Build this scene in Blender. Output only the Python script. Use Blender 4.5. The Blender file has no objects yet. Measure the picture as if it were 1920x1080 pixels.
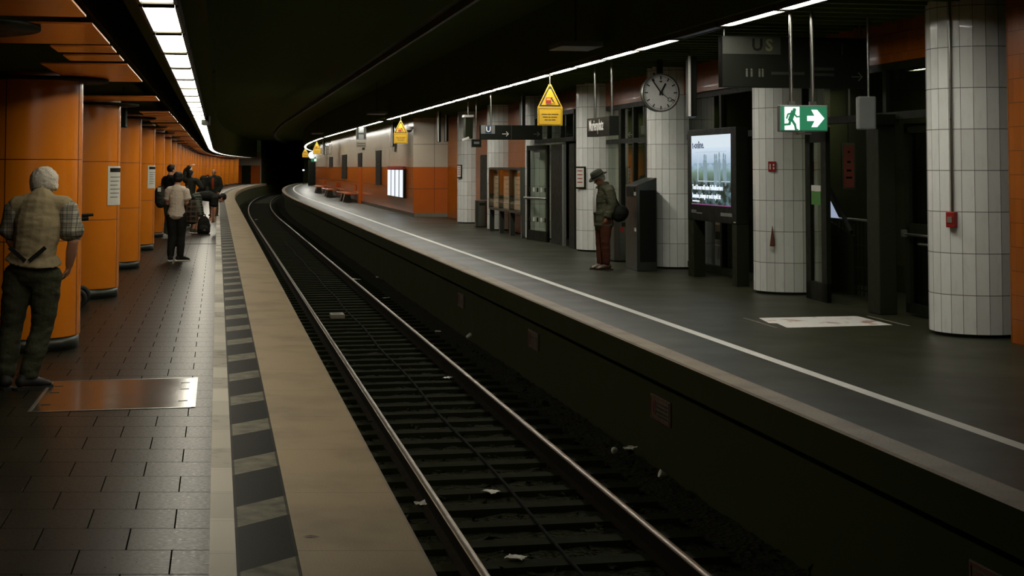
import bpy, bmesh, math, random
from mathutils import Vector, Matrix, noise
from math import pi, sin, cos, atan, radians
S = bpy.context.scene
COL = S.collection
RND = random.Random(7)

# ------------------------------------------------------------------ camera
H0, F, PITCH, HOR = 1.74, 2800.0, 0.049, 313.0
CY = HOR - F*math.tan(PITCH)

def _ray(x, y):
    a, b = (x-960)/F, (CY-y)/F
    return Vector((a, -b*sin(PITCH)+cos(PITCH), b*cos(PITCH)+sin(PITCH)))
def at(x, y, Y):
    r = _ray(x, y); k = Y/r.y
    return Vector((r.x*k, Y, H0+r.z*k))
def on(x, y, z=0.0):
    r = _ray(x, y); k = (z-H0)/r.z
    return Vector((r.x*k, r.y*k, z))

# ------------------------------------------------------------------ the curving station axis: X = cx(Y) + t
def cx(Y):
    u = max(0.0, Y-75.0)
    return 2.54-.197*Y+4.5e-4*u*u+2e-6*u**3
def head(Y):
    d = (cx(Y+.5)-cx(Y-.5))
    return -atan(d)
def P(t, Y, z=0.0):
    return Vector((cx(Y)+t, Y, z))
def Ys(a, b, near=1.5, far=3.0):
    out = [a]; y = a
    while y < b-1e-6:
        y = min(b, y+(near if y < 60 else far)); out.append(y)
    return out

# ------------------------------------------------------------------ materials
def lin(c):
    return tuple((v/255/12.92 if v <= 10 else ((v/255+.055)/1.055)**2.4) for v in c)
def rgb(*c):
    return (*lin(c), 1.0)
class N:
    def __init__(s, name):
        s.m = bpy.data.materials.new(name); s.m.use_nodes = True
        s.t = s.m.node_tree; s.b = s.t.nodes['Principled BSDF']; s.o = s.t.nodes['Material Output']
    def n(s, typ, **kw):
        nd = s.t.nodes.new(typ)
        for k, v in kw.items():
            if k in ('operation', 'blend_type', 'data_type', 'feature', 'noise_dimensions', 'use_clamp', 'wave_type', 'bands_direction'): setattr(nd, k, v)
            else: nd.inputs[k].default_value = v
        return nd
    def l(s, a, ao, b, bi): s.t.links.new(a.outputs[ao], b.inputs[bi])
    def math(s, op, a, b=None):
        nd = s.t.nodes.new('ShaderNodeMath'); nd.operation = op
        for i, v in enumerate((a, b)):
            if v is None: continue
            if isinstance(v, (int, float)): nd.inputs[i].default_value = v
            else: s.t.links.new(v, nd.inputs[i])
        return nd.outputs[0]
    def mix(s, fac, a, b):
        nd = s.t.nodes.new('ShaderNodeMix'); nd.data_type = 'RGBA'
        for sock, v in ((nd.inputs[0], fac), (nd.inputs[6], a), (nd.inputs[7], b)):
            if isinstance(v, bpy.types.NodeSocket): s.t.links.new(v, sock)
            else: sock.default_value = v
        return nd.outputs[2]
    def base(s, v): s.t.links.new(v, s.b.inputs['Base Color']) if isinstance(v, bpy.types.NodeSocket) else setattr(s.b.inputs['Base Color'], 'default_value', v)
    def rough(s, v): s.t.links.new(v, s.b.inputs['Roughness']) if isinstance(v, bpy.types.NodeSocket) else setattr(s.b.inputs['Roughness'], 'default_value', v)
    def coords(s, kind='Object'):
        return s.t.nodes.new('ShaderNodeTexCoord').outputs[kind]
    def noise(s, vec, scale, detail=4.0, rough=.55):
        nd = s.t.nodes.new('ShaderNodeTexNoise'); nd.inputs['Scale'].default_value = scale
        nd.inputs['Detail'].default_value = detail; nd.inputs['Roughness'].default_value = rough
        s.t.links.new(vec, nd.inputs['Vector']); return nd.outputs[0]
    def ramp(s, v, lo, hi, a=0.0, b=1.0):
        nd = s.t.nodes.new('ShaderNodeMapRange'); s.t.links.new(v, nd.inputs[0])
        for i, q in zip((1, 2, 3, 4), (lo, hi, a, b)): nd.inputs[i].default_value = q
        return nd.outputs[0]
    def bump(s, v, strength=.3, dist=.01):
        nd = s.t.nodes.new('ShaderNodeBump'); nd.inputs['Strength'].default_value = strength; nd.inputs['Distance'].default_value = dist
        s.t.links.new(v, nd.inputs['Height']); s.t.links.new(nd.outputs[0], s.b.inputs['Normal'])
    def sep(s, vec):
        nd = s.t.nodes.new('ShaderNodeSeparateXYZ'); s.t.links.new(vec, nd.inputs[0]); return nd.outputs
    def spec(s, v): s.b.inputs['Specular IOR Level'].default_value = v

def solid(name, col, rough=.5, metal=0.0, var=.12, scale=9.0, bump=0.0, spec=.5, coat=0.0):
    k = N(name); v = k.coords()
    nz = k.noise(v, scale)
    dark = tuple(c*(1-var) for c in col[:3])+(1,); lite = tuple(min(1, c*(1+var)) for c in col[:3])+(1,)
    k.base(k.mix(nz, dark, lite)); k.rough(k.ramp(nz, .3, .7, max(.02, rough*.85), min(1, rough*1.15)))
    k.b.inputs['Metallic'].default_value = metal; k.spec(spec); k.b.inputs['Coat Weight'].default_value = coat
    k.b.inputs['Coat Roughness'].default_value = .08
    if bump: k.bump(k.noise(v, scale*6), bump, .004)
    return k.m
def emit(name, col, strength):
    k = N(name); k.base((.02, .02, .02, 1)); k.b.inputs['Emission Color'].default_value = col
    k.b.inputs['Emission Strength'].default_value = strength; return k.m
def glass(name, tint=(.5, .55, .5, 1), ior=1.52, rough=.02):
    k = N(name); t = k.t
    tr = k.n('ShaderNodeBsdfTransparent'); tr.inputs[0].default_value = tint
    gl = k.n('ShaderNodeBsdfGlossy'); gl.inputs['Roughness'].default_value = rough; gl.inputs[0].default_value = (1, 1, 1, 1)
    fr = k.n('ShaderNodeFresnel'); fr.inputs[0].default_value = ior
    mx = k.n('ShaderNodeMixShader')
    ge = k.n('ShaderNodeNewGeometry'); fac = k.math('MULTIPLY', fr.outputs[0], k.math('SUBTRACT', 1.0, ge.outputs['Backfacing']))
    t.links.new(fac, mx.inputs[0]); t.links.new(tr.outputs[0], mx.inputs[1]); t.links.new(gl.outputs[0], mx.inputs[2])
    t.links.new(mx.outputs[0], k.o.inputs[0]); return k.m

def fracline(k, v, pitch, width, off=0.0):
    # 1 on a line of the given width repeated every pitch
    a = k.math('ADD', v, off+1000*pitch); a = k.math('MODULO', a, pitch)
    return k.math('LESS_THAN', a, width)

M = {}
def floor_left_mat():
    k = N('platform_stone'); uv = k.coords('UV')
    br = k.n('ShaderNodeTexBrick')
    for nm, v in (('Scale', 1.0), ('Mortar Size', .004), ('Mortar Smooth', .1), ('Bias', 0.0), ('Brick Width', .42), ('Row Height', .405)): br.inputs[nm].default_value = v
    br.inputs['Color1'].default_value = rgb(35, 32, 20); br.inputs['Color2'].default_value = rgb(25, 23, 13); br.inputs['Mortar'].default_value = rgb(10, 10, 7)
    k.t.links.new(uv, br.inputs['Vector'])
    sp = k.noise(uv, 160, 2); sm = k.noise(uv, 1.3, 5)
    c = k.mix(k.ramp(sp, .35, .65, 0, .35), br.outputs[0], rgb(20, 19, 13)); c = k.mix(k.ramp(sm, .35, .75, 0, .45), c, rgb(26, 24, 17))
    k.base(c); k.rough(k.ramp(k.noise(uv, 45, 3), .3, .7, .27, .4))
    h = k.math('ADD', k.math('MULTIPLY', sp, .08), k.math('MULTIPLY', br.outputs[1], -1.5)); k.bump(h, .3, .004)
    k.t.links.new(k.ramp(br.outputs[1], 0, 1, .035, 0), k.b.inputs['Specular IOR Level'])
    return k.m
def floor_right_mat():
    k = N('dark_granite_floor'); uv = k.coords('UV')
    sp = k.noise(uv, 120, 2); sm = k.noise(uv, .9, 6)
    x, y, z = k.sep(uv)
    j = k.math('MAXIMUM', fracline(k, x, .6, .005), fracline(k, y, .6, .005))
    c = k.mix(k.ramp(sp, .3, .7), rgb(42, 43, 30), rgb(55, 55, 39)); c = k.mix(k.ramp(sm, .4, .7, 0, .6), c, rgb(35, 34, 21)); c = k.mix(k.math('MULTIPLY', j, .45), c, rgb(30, 30, 26))
    k.base(c); k.rough(k.ramp(sm, .3, .7, .36, .46)); k.bump(sp, .03, .003); k.spec(.1); return k.m
def coping_mat():
    k = N('beige_coping_stone'); uv = k.coords('UV'); x, y, z = k.sep(uv)
    j = fracline(k, y, 1.215, .008, .42); sp = k.noise(uv, 130, 2); sm = k.noise(uv, 1.8, 6)
    c = k.mix(k.ramp(sp, .3, .7), rgb(132, 115, 86), rgb(158, 138, 106)); c = k.mix(k.ramp(sm, .45, .7, 0, .55), c, rgb(104, 88, 62)); c = k.mix(k.math('MULTIPLY', j, .6), c, rgb(70, 58, 44))
    st = k.ramp(k.noise(uv, 9, 3), .68, .74, 0, .5); c = k.mix(st, c, rgb(98, 84, 64))
    k.base(c); k.rough(.62); k.bump(sp, .12, .003); k.spec(.35); return k.m
def coping_right_mat():
    k = N('worn_coping_edge'); uv = k.coords('UV'); x, y, z = k.sep(uv)
    sp = k.noise(uv, 60, 3); sm = k.noise(uv, 2.2, 6)
    c = k.mix(k.ramp(sp, .3, .7), rgb(124, 110, 88), rgb(150, 134, 110)); c = k.mix(k.ramp(sm, .45, .7, 0, .6), c, rgb(94, 80, 60))
    k.base(c); k.rough(.6); k.bump(sp, .15, .003); k.spec(.35); return k.m
def tactile_mat():
    k = N('white_guide_strip'); uv = k.coords('UV'); x, y, z = k.sep(uv)
    seg = k.math('FLOOR', k.math('DIVIDE', k.math('ADD', y, 1000.0), .62))
    wn = k.n('ShaderNodeTexWhiteNoise'); wn.noise_dimensions = '1D'; k.t.links.new(seg, wn.inputs['W'])
    c = k.mix(wn.outputs[0], rgb(128, 122, 106), rgb(184, 179, 164))
    rib = fracline(k, y, .032, .012); blot = k.noise(uv, 7, 4); d = k.math('MULTIPLY', k.ramp(blot, .52, .66), k.ramp(wn.outputs[0], .25, .6, .8, 0))
    c = k.mix(k.math('MULTIPLY', d, k.math('ADD', k.math('MULTIPLY', rib, .4), .5)), c, rgb(70, 66, 56))
    j = fracline(k, y, .62, .006); c = k.mix(k.math('MULTIPLY', j, .5), c, rgb(90, 86, 76))
    k.base(c); k.rough(.55); k.bump(rib, .1, .003); k.spec(.2); return k.m
def hatch_mat():
    k = N('hatched_warning_strip'); uv = k.coords('UV'); x, y, z = k.sep(uv)
    s = k.math('SUBTRACT', y, k.math('MULTIPLY', k.math('ADD', x, 2.44), 1.03)); s = k.math('ADD', s, 1000*1.228-7.3)
    w = k.math('LESS_THAN', k.math('MODULO', s, 1.228), .43)
    sp = k.noise(uv, 150, 2); sm = k.noise(uv, 8, 6)
    wear = k.ramp(sm, .3, .7)
    wc = k.mix(wear, rgb(80, 78, 65), rgb(124, 120, 104)); dc = k.mix(k.ramp(sp, .3, .7), rgb(12, 13, 6), rgb(21, 21, 12))
    e = k.math('MAXIMUM', k.math('LESS_THAN', x, -2.425), k.math('GREATER_THAN', x, -2.175))
    c = k.mix(w, dc, wc); c = k.mix(k.math('MULTIPLY', e, .8), c, rgb(34, 34, 28))
    k.base(c); k.rough(k.ramp(sp, .3, .7, .45, .6)); k.bump(sp, .15, .003); k.spec(.03); return k.m
def enamel(name, c1, rough=.16, seams=None, seamc=(40, 16, 4), plane='UV', coat=.35, var=.06):
    k = N(name); uv = k.coords(plane); x, y, z = k.sep(uv)
    nz = k.noise(uv, 2.2, 4)
    c = k.mix(nz, tuple(v*(1-var) for v in c1[:3])+(1,), tuple(min(1, v*(1+var)) for v in c1[:3])+(1,))
    if seams:
        pu, pv, w = seams
        lines = []
        if pu: lines.append(fracline(k, x, pu, w))
        if pv: lines.append(fracline(k, y, pv, w))
        j = lines[0] if len(lines) == 1 else k.math('MAXIMUM', *lines)
        c = k.mix(k.math('MULTIPLY', j, .9), c, rgb(*seamc)); k.bump(k.math('SUBTRACT', 1.0, j), .4, .004)
    k.base(c); k.rough(rough); k.b.inputs['Coat Weight'].default_value = coat; k.b.inputs['Coat Roughness'].default_value = .12
    return k.m
def white_tile_mat():
    k = N('white_glazed_tile'); uv = k.coords('UV'); x, y, z = k.sep(uv)
    fu = k.math('FRACT', x); fv = k.math('FRACT', k.math('ADD', y, 20.0))
    ju = k.math('MAXIMUM', k.math('LESS_THAN', fu, .022), k.math('GREATER_THAN', fu, .978)); jv = k.math('LESS_THAN', fv, .018)
    wn = k.n('ShaderNodeTexWhiteNoise'); wn.noise_dimensions = '2D'
    cb = k.n('ShaderNodeCombineXYZ'); k.t.links.new(k.math('FLOOR', x), cb.inputs[0]); k.t.links.new(k.math('FLOOR', y), cb.inputs[1]); k.t.links.new(cb.outputs[0], wn.inputs[0])
    c = k.mix(wn.outputs[0], rgb(220, 221, 213), rgb(236, 237, 230)); c = k.mix(k.ramp(k.noise(uv, 2, 4), .5, .75, 0, .3), c, rgb(196, 193, 180))
    c = k.mix(k.math('MULTIPLY', k.math('MAXIMUM', ju, jv), .85), c, rgb(62, 60, 52))
    k.base(c); k.rough(.2); k.b.inputs['Coat Weight'].default_value = .3; return k.m
def tile_wall(name, c1, c2, w, h, mort):
    k = N(name); uv = k.coords('UV'); x, y, z = k.sep(uv)
    j = k.math('MAXIMUM', k.math('MULTIPLY', fracline(k, x, w, .005), .45), fracline(k, y, h, .007))
    wn = k.n('ShaderNodeTexWhiteNoise'); wn.noise_dimensions = '2D'; cb = k.n('ShaderNodeCombineXYZ')
    k.t.links.new(k.math('FLOOR', k.math('DIVIDE', x, w)), cb.inputs[0]); k.t.links.new(k.math('FLOOR', k.math('DIVIDE', y, h)), cb.inputs[1]); k.t.links.new(cb.outputs[0], wn.inputs[0])
    c = k.mix(wn.outputs[0], c1, c2); c = k.mix(j, c, mort); k.base(c); k.rough(.32); k.spec(.3); k.b.inputs['Coat Weight'].default_value = .04
    return k.m
def slat_mat():
    k = N('wood_grain_orange_laminate'); v = k.coords('Object')
    mp = k.n('ShaderNodeMapping'); mp.inputs['Scale'].default_value = (1.2, 14, 1); k.t.links.new(v, mp.inputs[0])
    g = k.noise(mp.outputs[0], 3.0, 6, .65)
    k.base(k.mix(k.ramp(g, .3, .7), rgb(186, 98, 38), rgb(236, 138, 56))); k.rough(.3); k.b.inputs['Coat Weight'].default_value = .2; return k.m
def cloth(name, col, scale=60, var=.25, rough=.9, fold=.25):
    k = N(name); v = k.coords(); a = k.noise(v, scale, 3); b = k.noise(v, 7, 4)
    k.base(k.mix(a, tuple(q*(1-var) for q in col[:3])+(1,), tuple(min(1, q*(1+var)) for q in col[:3])+(1,)))
    k.rough(rough); k.spec(.2); k.bump(k.math('ADD', k.math('MULTIPLY', a, .15), b), fold, .05); return k.m
def plaid(name, base, line1, line2, pitch=.05):
    k = N(name); v = k.coords(); x, y, z = k.sep(v)
    a = fracline(k, x, pitch, pitch*.3); b = fracline(k, z, pitch, pitch*.3); c0 = fracline(k, x, pitch*2, pitch*.5, pitch*.55); d = fracline(k, z, pitch*2, pitch*.5, pitch*.55)
    c = k.mix(k.math('MULTIPLY', c0, .55), base, line2); c = k.mix(k.math('MULTIPLY', d, .55), c, line2)
    c = k.mix(k.math('MULTIPLY', a, .6), c, line1); c = k.mix(k.math('MULTIPLY', b, .6), c, line1)
    k.base(c); k.rough(.9); k.spec(.15); k.bump(k.noise(v, 8, 4), .25, .03); return k.m
def ballast_mat():
    k = N('dark_ballast'); v = k.coords(); vo = k.n('ShaderNodeTexVoronoi'); vo.inputs['Scale'].default_value = 22; k.t.links.new(v, vo.inputs[0])
    c = k.mix(vo.outputs[1], rgb(20, 22, 10), rgb(42, 43, 24)); k.base(k.mix(k.noise(v, 1.5, 4), c, rgb(26, 27, 13))); k.rough(.95); k.spec(.1); k.bump(vo.outputs[0], .9, .04); return k.m
def screen_mat():
    # a football photo on the display: pale sky, distant stand, green pitch
    k = N('lit_advert_screen'); uv = k.coords('UV'); x, y, z = k.sep(uv); nz = k.noise(uv, 9, 5); n2 = k.noise(uv, 26, 4)
    c = k.mix(k.ramp(y, .30, .52), rgb(30, 42, 34), rgb(118, 150, 128))
    c = k.mix(k.ramp(y, .46, .56), c, rgb(150, 176, 196)); c = k.mix(k.ramp(y, .56, .8), c, rgb(196, 212, 226))
    c = k.mix(k.math('MULTIPLY', k.ramp(nz, .45, .7), k.math('LESS_THAN', y, .6)), c, rgb(96, 122, 130)); c = k.mix(k.math('GREATER_THAN', y, .82), c, rgb(206, 218, 226))
    k.base((.01, .01, .01, 1)); k.t.links.new(c, k.b.inputs['Emission Color']); k.b.inputs['Emission Strength'].default_value = 1.1; k.rough(.15); return k.m
M.update(
    floor_left=floor_left_mat(), floor_right=floor_right_mat(), coping=coping_mat(), coping_r=coping_right_mat(), tactile=tactile_mat(), hatch=hatch_mat(),
    orange=enamel('orange_enamel_panel', rgb(216, 122, 16), .26, coat=.14), orange_line=solid('dark_panel_joint', rgb(60, 26, 6), .6),
    wall_orange=enamel('orange_wall_panel', rgb(190, 92, 16), .22, (1.45, 0, .012)), wall_cream=enamel('cream_wall_panel', rgb(190, 178, 158), .25, (1.45, 0, .012), (60, 54, 44)),
    plinth=solid('grey_plinth', rgb(120, 112, 96), .45), white_tile=white_tile_mat(), orange_tile=tile_wall('orange_glazed_tile', rgb(140, 74, 11), rgb(158, 84, 15), .12, .237, rgb(96, 46, 8)),
    slat=slat_mat(), steel=solid('brushed_steel', rgb(150, 150, 142), .32, 1.0, .1, 20), darksteel=solid('dark_steel_band', rgb(92, 96, 88), .35, .9, .1, 12),
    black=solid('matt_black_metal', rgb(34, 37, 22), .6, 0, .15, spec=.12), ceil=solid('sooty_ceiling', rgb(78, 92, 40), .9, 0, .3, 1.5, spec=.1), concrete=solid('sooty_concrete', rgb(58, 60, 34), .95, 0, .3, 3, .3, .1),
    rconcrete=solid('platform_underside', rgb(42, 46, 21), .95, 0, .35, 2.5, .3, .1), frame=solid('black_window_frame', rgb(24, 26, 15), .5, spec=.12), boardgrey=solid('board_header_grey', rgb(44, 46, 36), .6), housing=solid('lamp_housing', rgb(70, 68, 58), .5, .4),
    lampw=emit('lamp_diffuser', (1.0, .93, .76, 1), 19.0), lampr=emit('cool_lamp_diffuser', (1.0, .97, .87, 1), 44.0), lamphall=emit('hall_fill_glow', (.95, 1, .7, 1), 16.0), grime=solid('shaded_plate', rgb(70, 62, 42), .7), dullred=solid('shaded_red', rgb(84, 30, 18), .6), lampoff=solid('unlit_diffuser', rgb(110, 108, 96), .4), ballast=ballast_mat(), sleeper=solid('concrete_sleeper', rgb(26, 28, 13), .95, 0, .25, 6, .2, .05),
    rail=solid('rusty_rail_side', rgb(26, 21, 12), .95, 0, .3, 12, spec=.05), railtop=solid('polished_rail_head', rgb(122, 104, 76), .34, 1.0, .05), cable=solid('black_cable', rgb(12, 12, 8), .9, spec=.1),
    white=solid('white_plate', rgb(214, 212, 202), .5), paper=solid('paper', rgb(200, 198, 186), .8), red=solid('signal_red', rgb(150, 30, 18), .45), yellow=solid('yellow_sign', rgb(204, 160, 6), .45), signblack=solid('sign_black', rgb(22, 20, 12), .5),
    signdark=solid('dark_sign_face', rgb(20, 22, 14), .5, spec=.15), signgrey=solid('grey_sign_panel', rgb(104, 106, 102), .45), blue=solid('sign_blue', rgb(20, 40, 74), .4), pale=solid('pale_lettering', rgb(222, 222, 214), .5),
    clockface=solid('clock_face', rgb(206, 204, 196), .4), glass=glass('window_glass', (.86, .9, .86, 1)), glassdark=glass('tinted_window_glass', (.4, .44, .38, 1)), green=emit('exit_green', (.0, .30, .12, 1), .55), exitwhite=emit('exit_white', (.85, 1, .9, 1), 1.15),
    screen=screen_mat(), skin=solid('skin', rgb(190, 140, 112), .55, 0, .08, 20), skindark=solid('tanned_skin', rgb(150, 100, 72), .55, 0, .08, 20), hairgrey=cloth('grey_hair', rgb(186, 180, 166), 90, .35, .7, .6), hairblack=cloth('black_hair', rgb(24, 20, 14), 90, .3, .6, .5), eye=solid('eye', rgb(30, 24, 20), .2),
    lit=emit('lit_timetable', (.9, .95, 1, 1), 1.0), escal=emit('balustrade_glow', (.62, .75, 1, 1), .45), redlight=emit('red_signal_lamp', (1, .12, .05, 1), 6), rubber=solid('rubber', rgb(22, 22, 18), .7), leather=solid('brown_leather', rgb(70, 48, 26), .55),
)
# ------------------------------------------------------------------ mesh builder
class MB:
    def __init__(s): s.v = []; s.f = []; s.uv = []; s.mi = []; s.sm = []
    def add(s, vs, fs, uvs=None, mi=0, smooth=False):
        o = len(s.v); s.v += [tuple(v) for v in vs]
        for i, f in enumerate(fs):
            s.f.append([o+a for a in f]); s.mi.append(mi); s.sm.append(smooth)
            s.uv.append(uvs[i] if uvs else [(0, 0)]*len(f))
        return s
    def box(s, c, d, rot=None, mi=0):
        c = Vector(c); h = Vector(d)/2
        vs = [Vector((x*h.x, y*h.y, z*h.z)) for x in (-1, 1) for y in (-1, 1) for z in (-1, 1)]
        if rot is not None: vs = [rot @ v for v in vs]
        fs = [(0, 1, 3, 2), (4, 6, 7, 5), (0, 4, 5, 1), (2, 3, 7, 6), (0, 2, 6, 4), (1, 5, 7, 3)]
        return s.add([v+c for v in vs], fs, mi=mi)
    def prism(s, poly, a, b, axis='z', mi=0):
        n = len(poly)
        def pt(p, q): return {'z': (p[0], p[1], q), 'y': (p[0], q, p[1]), 'x': (q, p[0], p[1])}[axis]
        vs = [pt(p, a) for p in poly]+[pt(p, b) for p in poly]
        fs = [tuple(range(n))[::-1], tuple(range(n, 2*n))]+[(i, (i+1) % n, n+(i+1) % n, n+i) for i in range(n)]
        return s.add(vs, fs, mi=mi)
    def cyl(s, a, b, r, r2=None, seg=16, mi=0, caps=True):
        a, b = Vector(a), Vector(b); d = (b-a).normalized(); r2 = r if r2 is None else r2
        x = d.orthogonal().normalized(); y = d.cross(x)
        vs = [a+(x*cos(2*pi*i/seg)+y*sin(2*pi*i/seg))*r for i in range(seg)]+[b+(x*cos(2*pi*i/seg)+y*sin(2*pi*i/seg))*r2 for i in range(seg)]
        s.add(vs, [(i, (i+1) % seg, seg+(i+1) % seg, seg+i) for i in range(seg)], mi=mi, smooth=True)
        if caps: s.add(vs, [tuple(range(seg))[::-1], tuple(range(seg, 2*seg))], mi=mi)
        return s
    def tube(s, pts, r, seg=8, mi=0):
        pts = [Vector(p) for p in pts]
        for i in range(len(pts)-1):
            s.cyl(pts[i], pts[i+1], r, seg=seg, mi=mi)
            if i: s.ball(pts[i], (r, r, r), seg, 5, mi=mi)
        return s
    def ball(s, c, r, seg=14, rings=9, rot=None, mi=0):
        c = Vector(c); vs = []
        for j in range(rings+1):
            a = pi*j/rings
            for i in range(seg):
                v = Vector((r[0]*sin(a)*cos(2*pi*i/seg), r[1]*sin(a)*sin(2*pi*i/seg), r[2]*cos(a)))
                vs.append(c+(rot @ v if rot is not None else v))
        fs = [(j*seg+i, (j+1)*seg+i, (j+1)*seg+(i+1) % seg, j*seg+(i+1) % seg) for j in range(rings) for i in range(seg)]
        return s.add(vs, fs, mi=mi, smooth=True)
    def lathe(s, prof, c=(0, 0, 0), seg=40, mi=0, uvscale=None, smooth=True):
        c = Vector(c); vs = []
        for r, z in prof:
            for i in range(seg): vs.append(c+Vector((r*cos(2*pi*i/seg), r*sin(2*pi*i/seg), z)))
        fs = []; uvs = []
        for j in range(len(prof)-1):
            for i in range(seg):
                k = (i+1) % seg; fs.append((j*seg+i, j*seg+k, (j+1)*seg+k, (j+1)*seg+i))
                uvs.append([(i/seg, prof[j][1]), ((i+1)/seg, prof[j][1]), ((i+1)/seg, prof[j+1][1]), (i/seg, prof[j+1][1])])
        return s.add(vs, fs, uvs, mi, smooth)
    def strip(s, prof, ys, mi=0, uvmode='t', smooth=False):
        # prof: (t, z) points swept along the station axis; uv = (t, Y) on flats or (Y, z) on walls
        n = len(prof); vs = []
        for y in ys:
            for t, z in prof: vs.append(P(t, y, z))
        fs = []; uvs = []
        for j in range(len(ys)-1):
            for i in range(n-1):
                fs.append((j*n+i, j*n+i+1, (j+1)*n+i+1, (j+1)*n+i))
                a, b = prof[i], prof[i+1]
                if uvmode == 't': uvs.append([(a[0], ys[j]), (b[0], ys[j]), (b[0], ys[j+1]), (a[0], ys[j+1])])
                else: uvs.append([(ys[j], a[1]), (ys[j], b[1]), (ys[j+1], b[1]), (ys[j+1], a[1])])
        return s.add(vs, fs, uvs, mi, smooth)
    def loft(s, rings, mi=0, caps=True, smooth=True):
        n = len(rings[0]); vs = [p for r in rings for p in r]
        fs = [(j*n+i, j*n+(i+1) % n, (j+1)*n+(i+1) % n, (j+1)*n+i) for j in range(len(rings)-1) for i in range(n)]
        s.add(vs, fs, mi=mi, smooth=smooth)
        if caps: s.add(rings[0], [tuple(range(n))[::-1]], mi=mi, smooth=smooth); s.add(rings[-1], [tuple(range(n))], mi=mi, smooth=smooth)
        return s
    def mesh(s, name, mats):
        me = bpy.data.meshes.new(name); me.from_pydata(s.v, [], s.f)
        for m in (mats if isinstance(mats, (list, tuple)) else [mats]): me.materials.append(m)
        ul = me.uv_layers.new(name='UVMap'); k = 0
        for p, uv, mi, sm in zip(me.polygons, s.uv, s.mi, s.sm):
            p.material_index = mi; p.use_smooth = sm
            for q in range(p.loop_total): ul.data[p.loop_start+q].uv = uv[q]
        me.update(); return me
    def build(s, name, mats, parent=None, loc=None, rotz=0.0, bevel=0.0):
        o = bpy.data.objects.new(name, s.mesh(name, mats)); COL.objects.link(o)
        if parent is not None: o.parent = parent
        if loc is not None: o.location = loc
        if rotz: o.rotation_euler.z = rotz
        if bevel:
            b = o.modifiers.new('edge', 'BEVEL'); b.width = bevel; b.segments = 2; b.limit_method = 'ANGLE'
        return o

def tag(o, label=None, cat=None, group=None, kind=None):
    if label: o['label'] = label
    if cat: o['category'] = cat
    if group: o['group'] = group
    if kind: o['kind'] = kind
    return o
def thing(name, label, cat, loc=(0, 0, 0), rotz=0.0, group=None):
    o = bpy.data.objects.new(name, None); o.empty_display_size = .1; COL.objects.link(o); o.location = loc; o.rotation_euler.z = rotz
    return tag(o, label, cat, group)
def struct(name, mb, mats, label=None):
    o = mb.build(name, mats); o['kind'] = 'structure'
    if label: o['label'] = label
    return o
def dup(root, loc, rotz=0.0, label=None):
    r = root.copy(); COL.objects.link(r); r.location = loc; r.rotation_euler.z = rotz
    if label: r['label'] = label
    for ch in list(root.children):
        c = ch.copy(); COL.objects.link(c); c.parent = r
        for g in ch.children:
            d = g.copy(); COL.objects.link(d); d.parent = c
    return r
def lettering(name, text, size, mat, parent, loc, rot=(pi/2, 0, 0), align='CENTER', sx=1.0, bold=.0):
    cu = bpy.data.curves.new(name, 'FONT'); cu.body = text; cu.size = size; cu.align_x = align; cu.align_y = 'CENTER'; cu.extrude = .0015; cu.offset = bold; cu.resolution_u = 2
    tmp = bpy.data.objects.new(name, cu); COL.objects.link(tmp)
    dg = bpy.context.evaluated_depsgraph_get(); dg.update()
    me = bpy.data.meshes.new_from_object(tmp.evaluated_get(dg)); COL.objects.unlink(tmp); bpy.data.objects.remove(tmp)
    me.materials.clear(); me.materials.append(mat)
    o = bpy.data.objects.new(name, me); COL.objects.link(o); o.parent = parent; o.location = loc; o.rotation_euler = rot; o.scale = (sx, 1, 1)
    return o
ORD = ['nearest', 'second', 'third', 'fourth', 'fifth', 'sixth', 'seventh', 'eighth', 'ninth', 'tenth', 'eleventh', 'twelfth', 'thirteenth', 'fourteenth', 'fifteenth', 'sixteenth', 'seventeenth', 'eighteenth', 'nineteenth', 'twentieth']

# ------------------------------------------------------------------ camera and world
cam = bpy.data.cameras.new('camera'); co = bpy.data.objects.new('camera', cam); COL.objects.link(co); S.camera = co
co.location = (0, 0, H0); co.rotation_euler = (pi/2+PITCH, 0, 0); cam.sensor_width = 36; cam.lens = F/1920*36; cam.shift_y = -(540-CY)/1920; cam.clip_end = 600
w = bpy.data.worlds.new('world'); S.world = w; w.use_nodes = True; w.node_tree.nodes['Background'].inputs[0].default_value = (.75, 1.0, .28, 1); w.node_tree.nodes['Background'].inputs[1].default_value = .006
S.view_settings.view_transform = 'Standard'; S.view_settings.look = 'None'; S.view_settings.gamma = 1; S.view_settings.exposure = 0.0; S.view_settings.use_curve_mapping = False
S.cycles.max_bounces = 7; S.cycles.diffuse_bounces = 4; S.cycles.glossy_bounces = 4; S.cycles.transparent_max_bounces = 12; S.cycles.sample_clamp_indirect = 3.0; S.cycles.use_denoising = True

# ------------------------------------------------------------------ setting: floors, track bed, walls, ceilings
END = 158.0
LY = Ys(1.0, END); RY = Ys(1.0, 165.0); TY = Ys(1.0, 300.0)
struct('floor_left', MB().strip([(-8, 0), (-2.56, 0)], LY), M['floor_left'], 'dark stone tiles of the left platform')
struct('trim_1', MB().strip([(-2.56, 0), (-2.44, .0)], LY), M['tactile'], 'worn white guide strip on the left platform')
struct('trim_2', MB().strip([(-2.44, 0), (-2.16, 0)], LY), M['hatch'], 'dark strip with pale slanted hatch marks on the left platform')
struct('trim_3', MB().strip([(-2.16, 0), (-1.6, 0), (-1.58, -.012), (-1.58, -.22)], LY), M['coping'], 'beige stone coping of the left platform edge')
struct('wall_track_left', MB().strip([(-1.62, -.2), (-1.62, -1.4)], Ys(1, 300), uvmode='w'), M['concrete'])
struct('floor_right', MB().strip([(1.8, 0), (13, 0)], RY), M['floor_right'], 'dark granite floor of the right platform')
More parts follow.
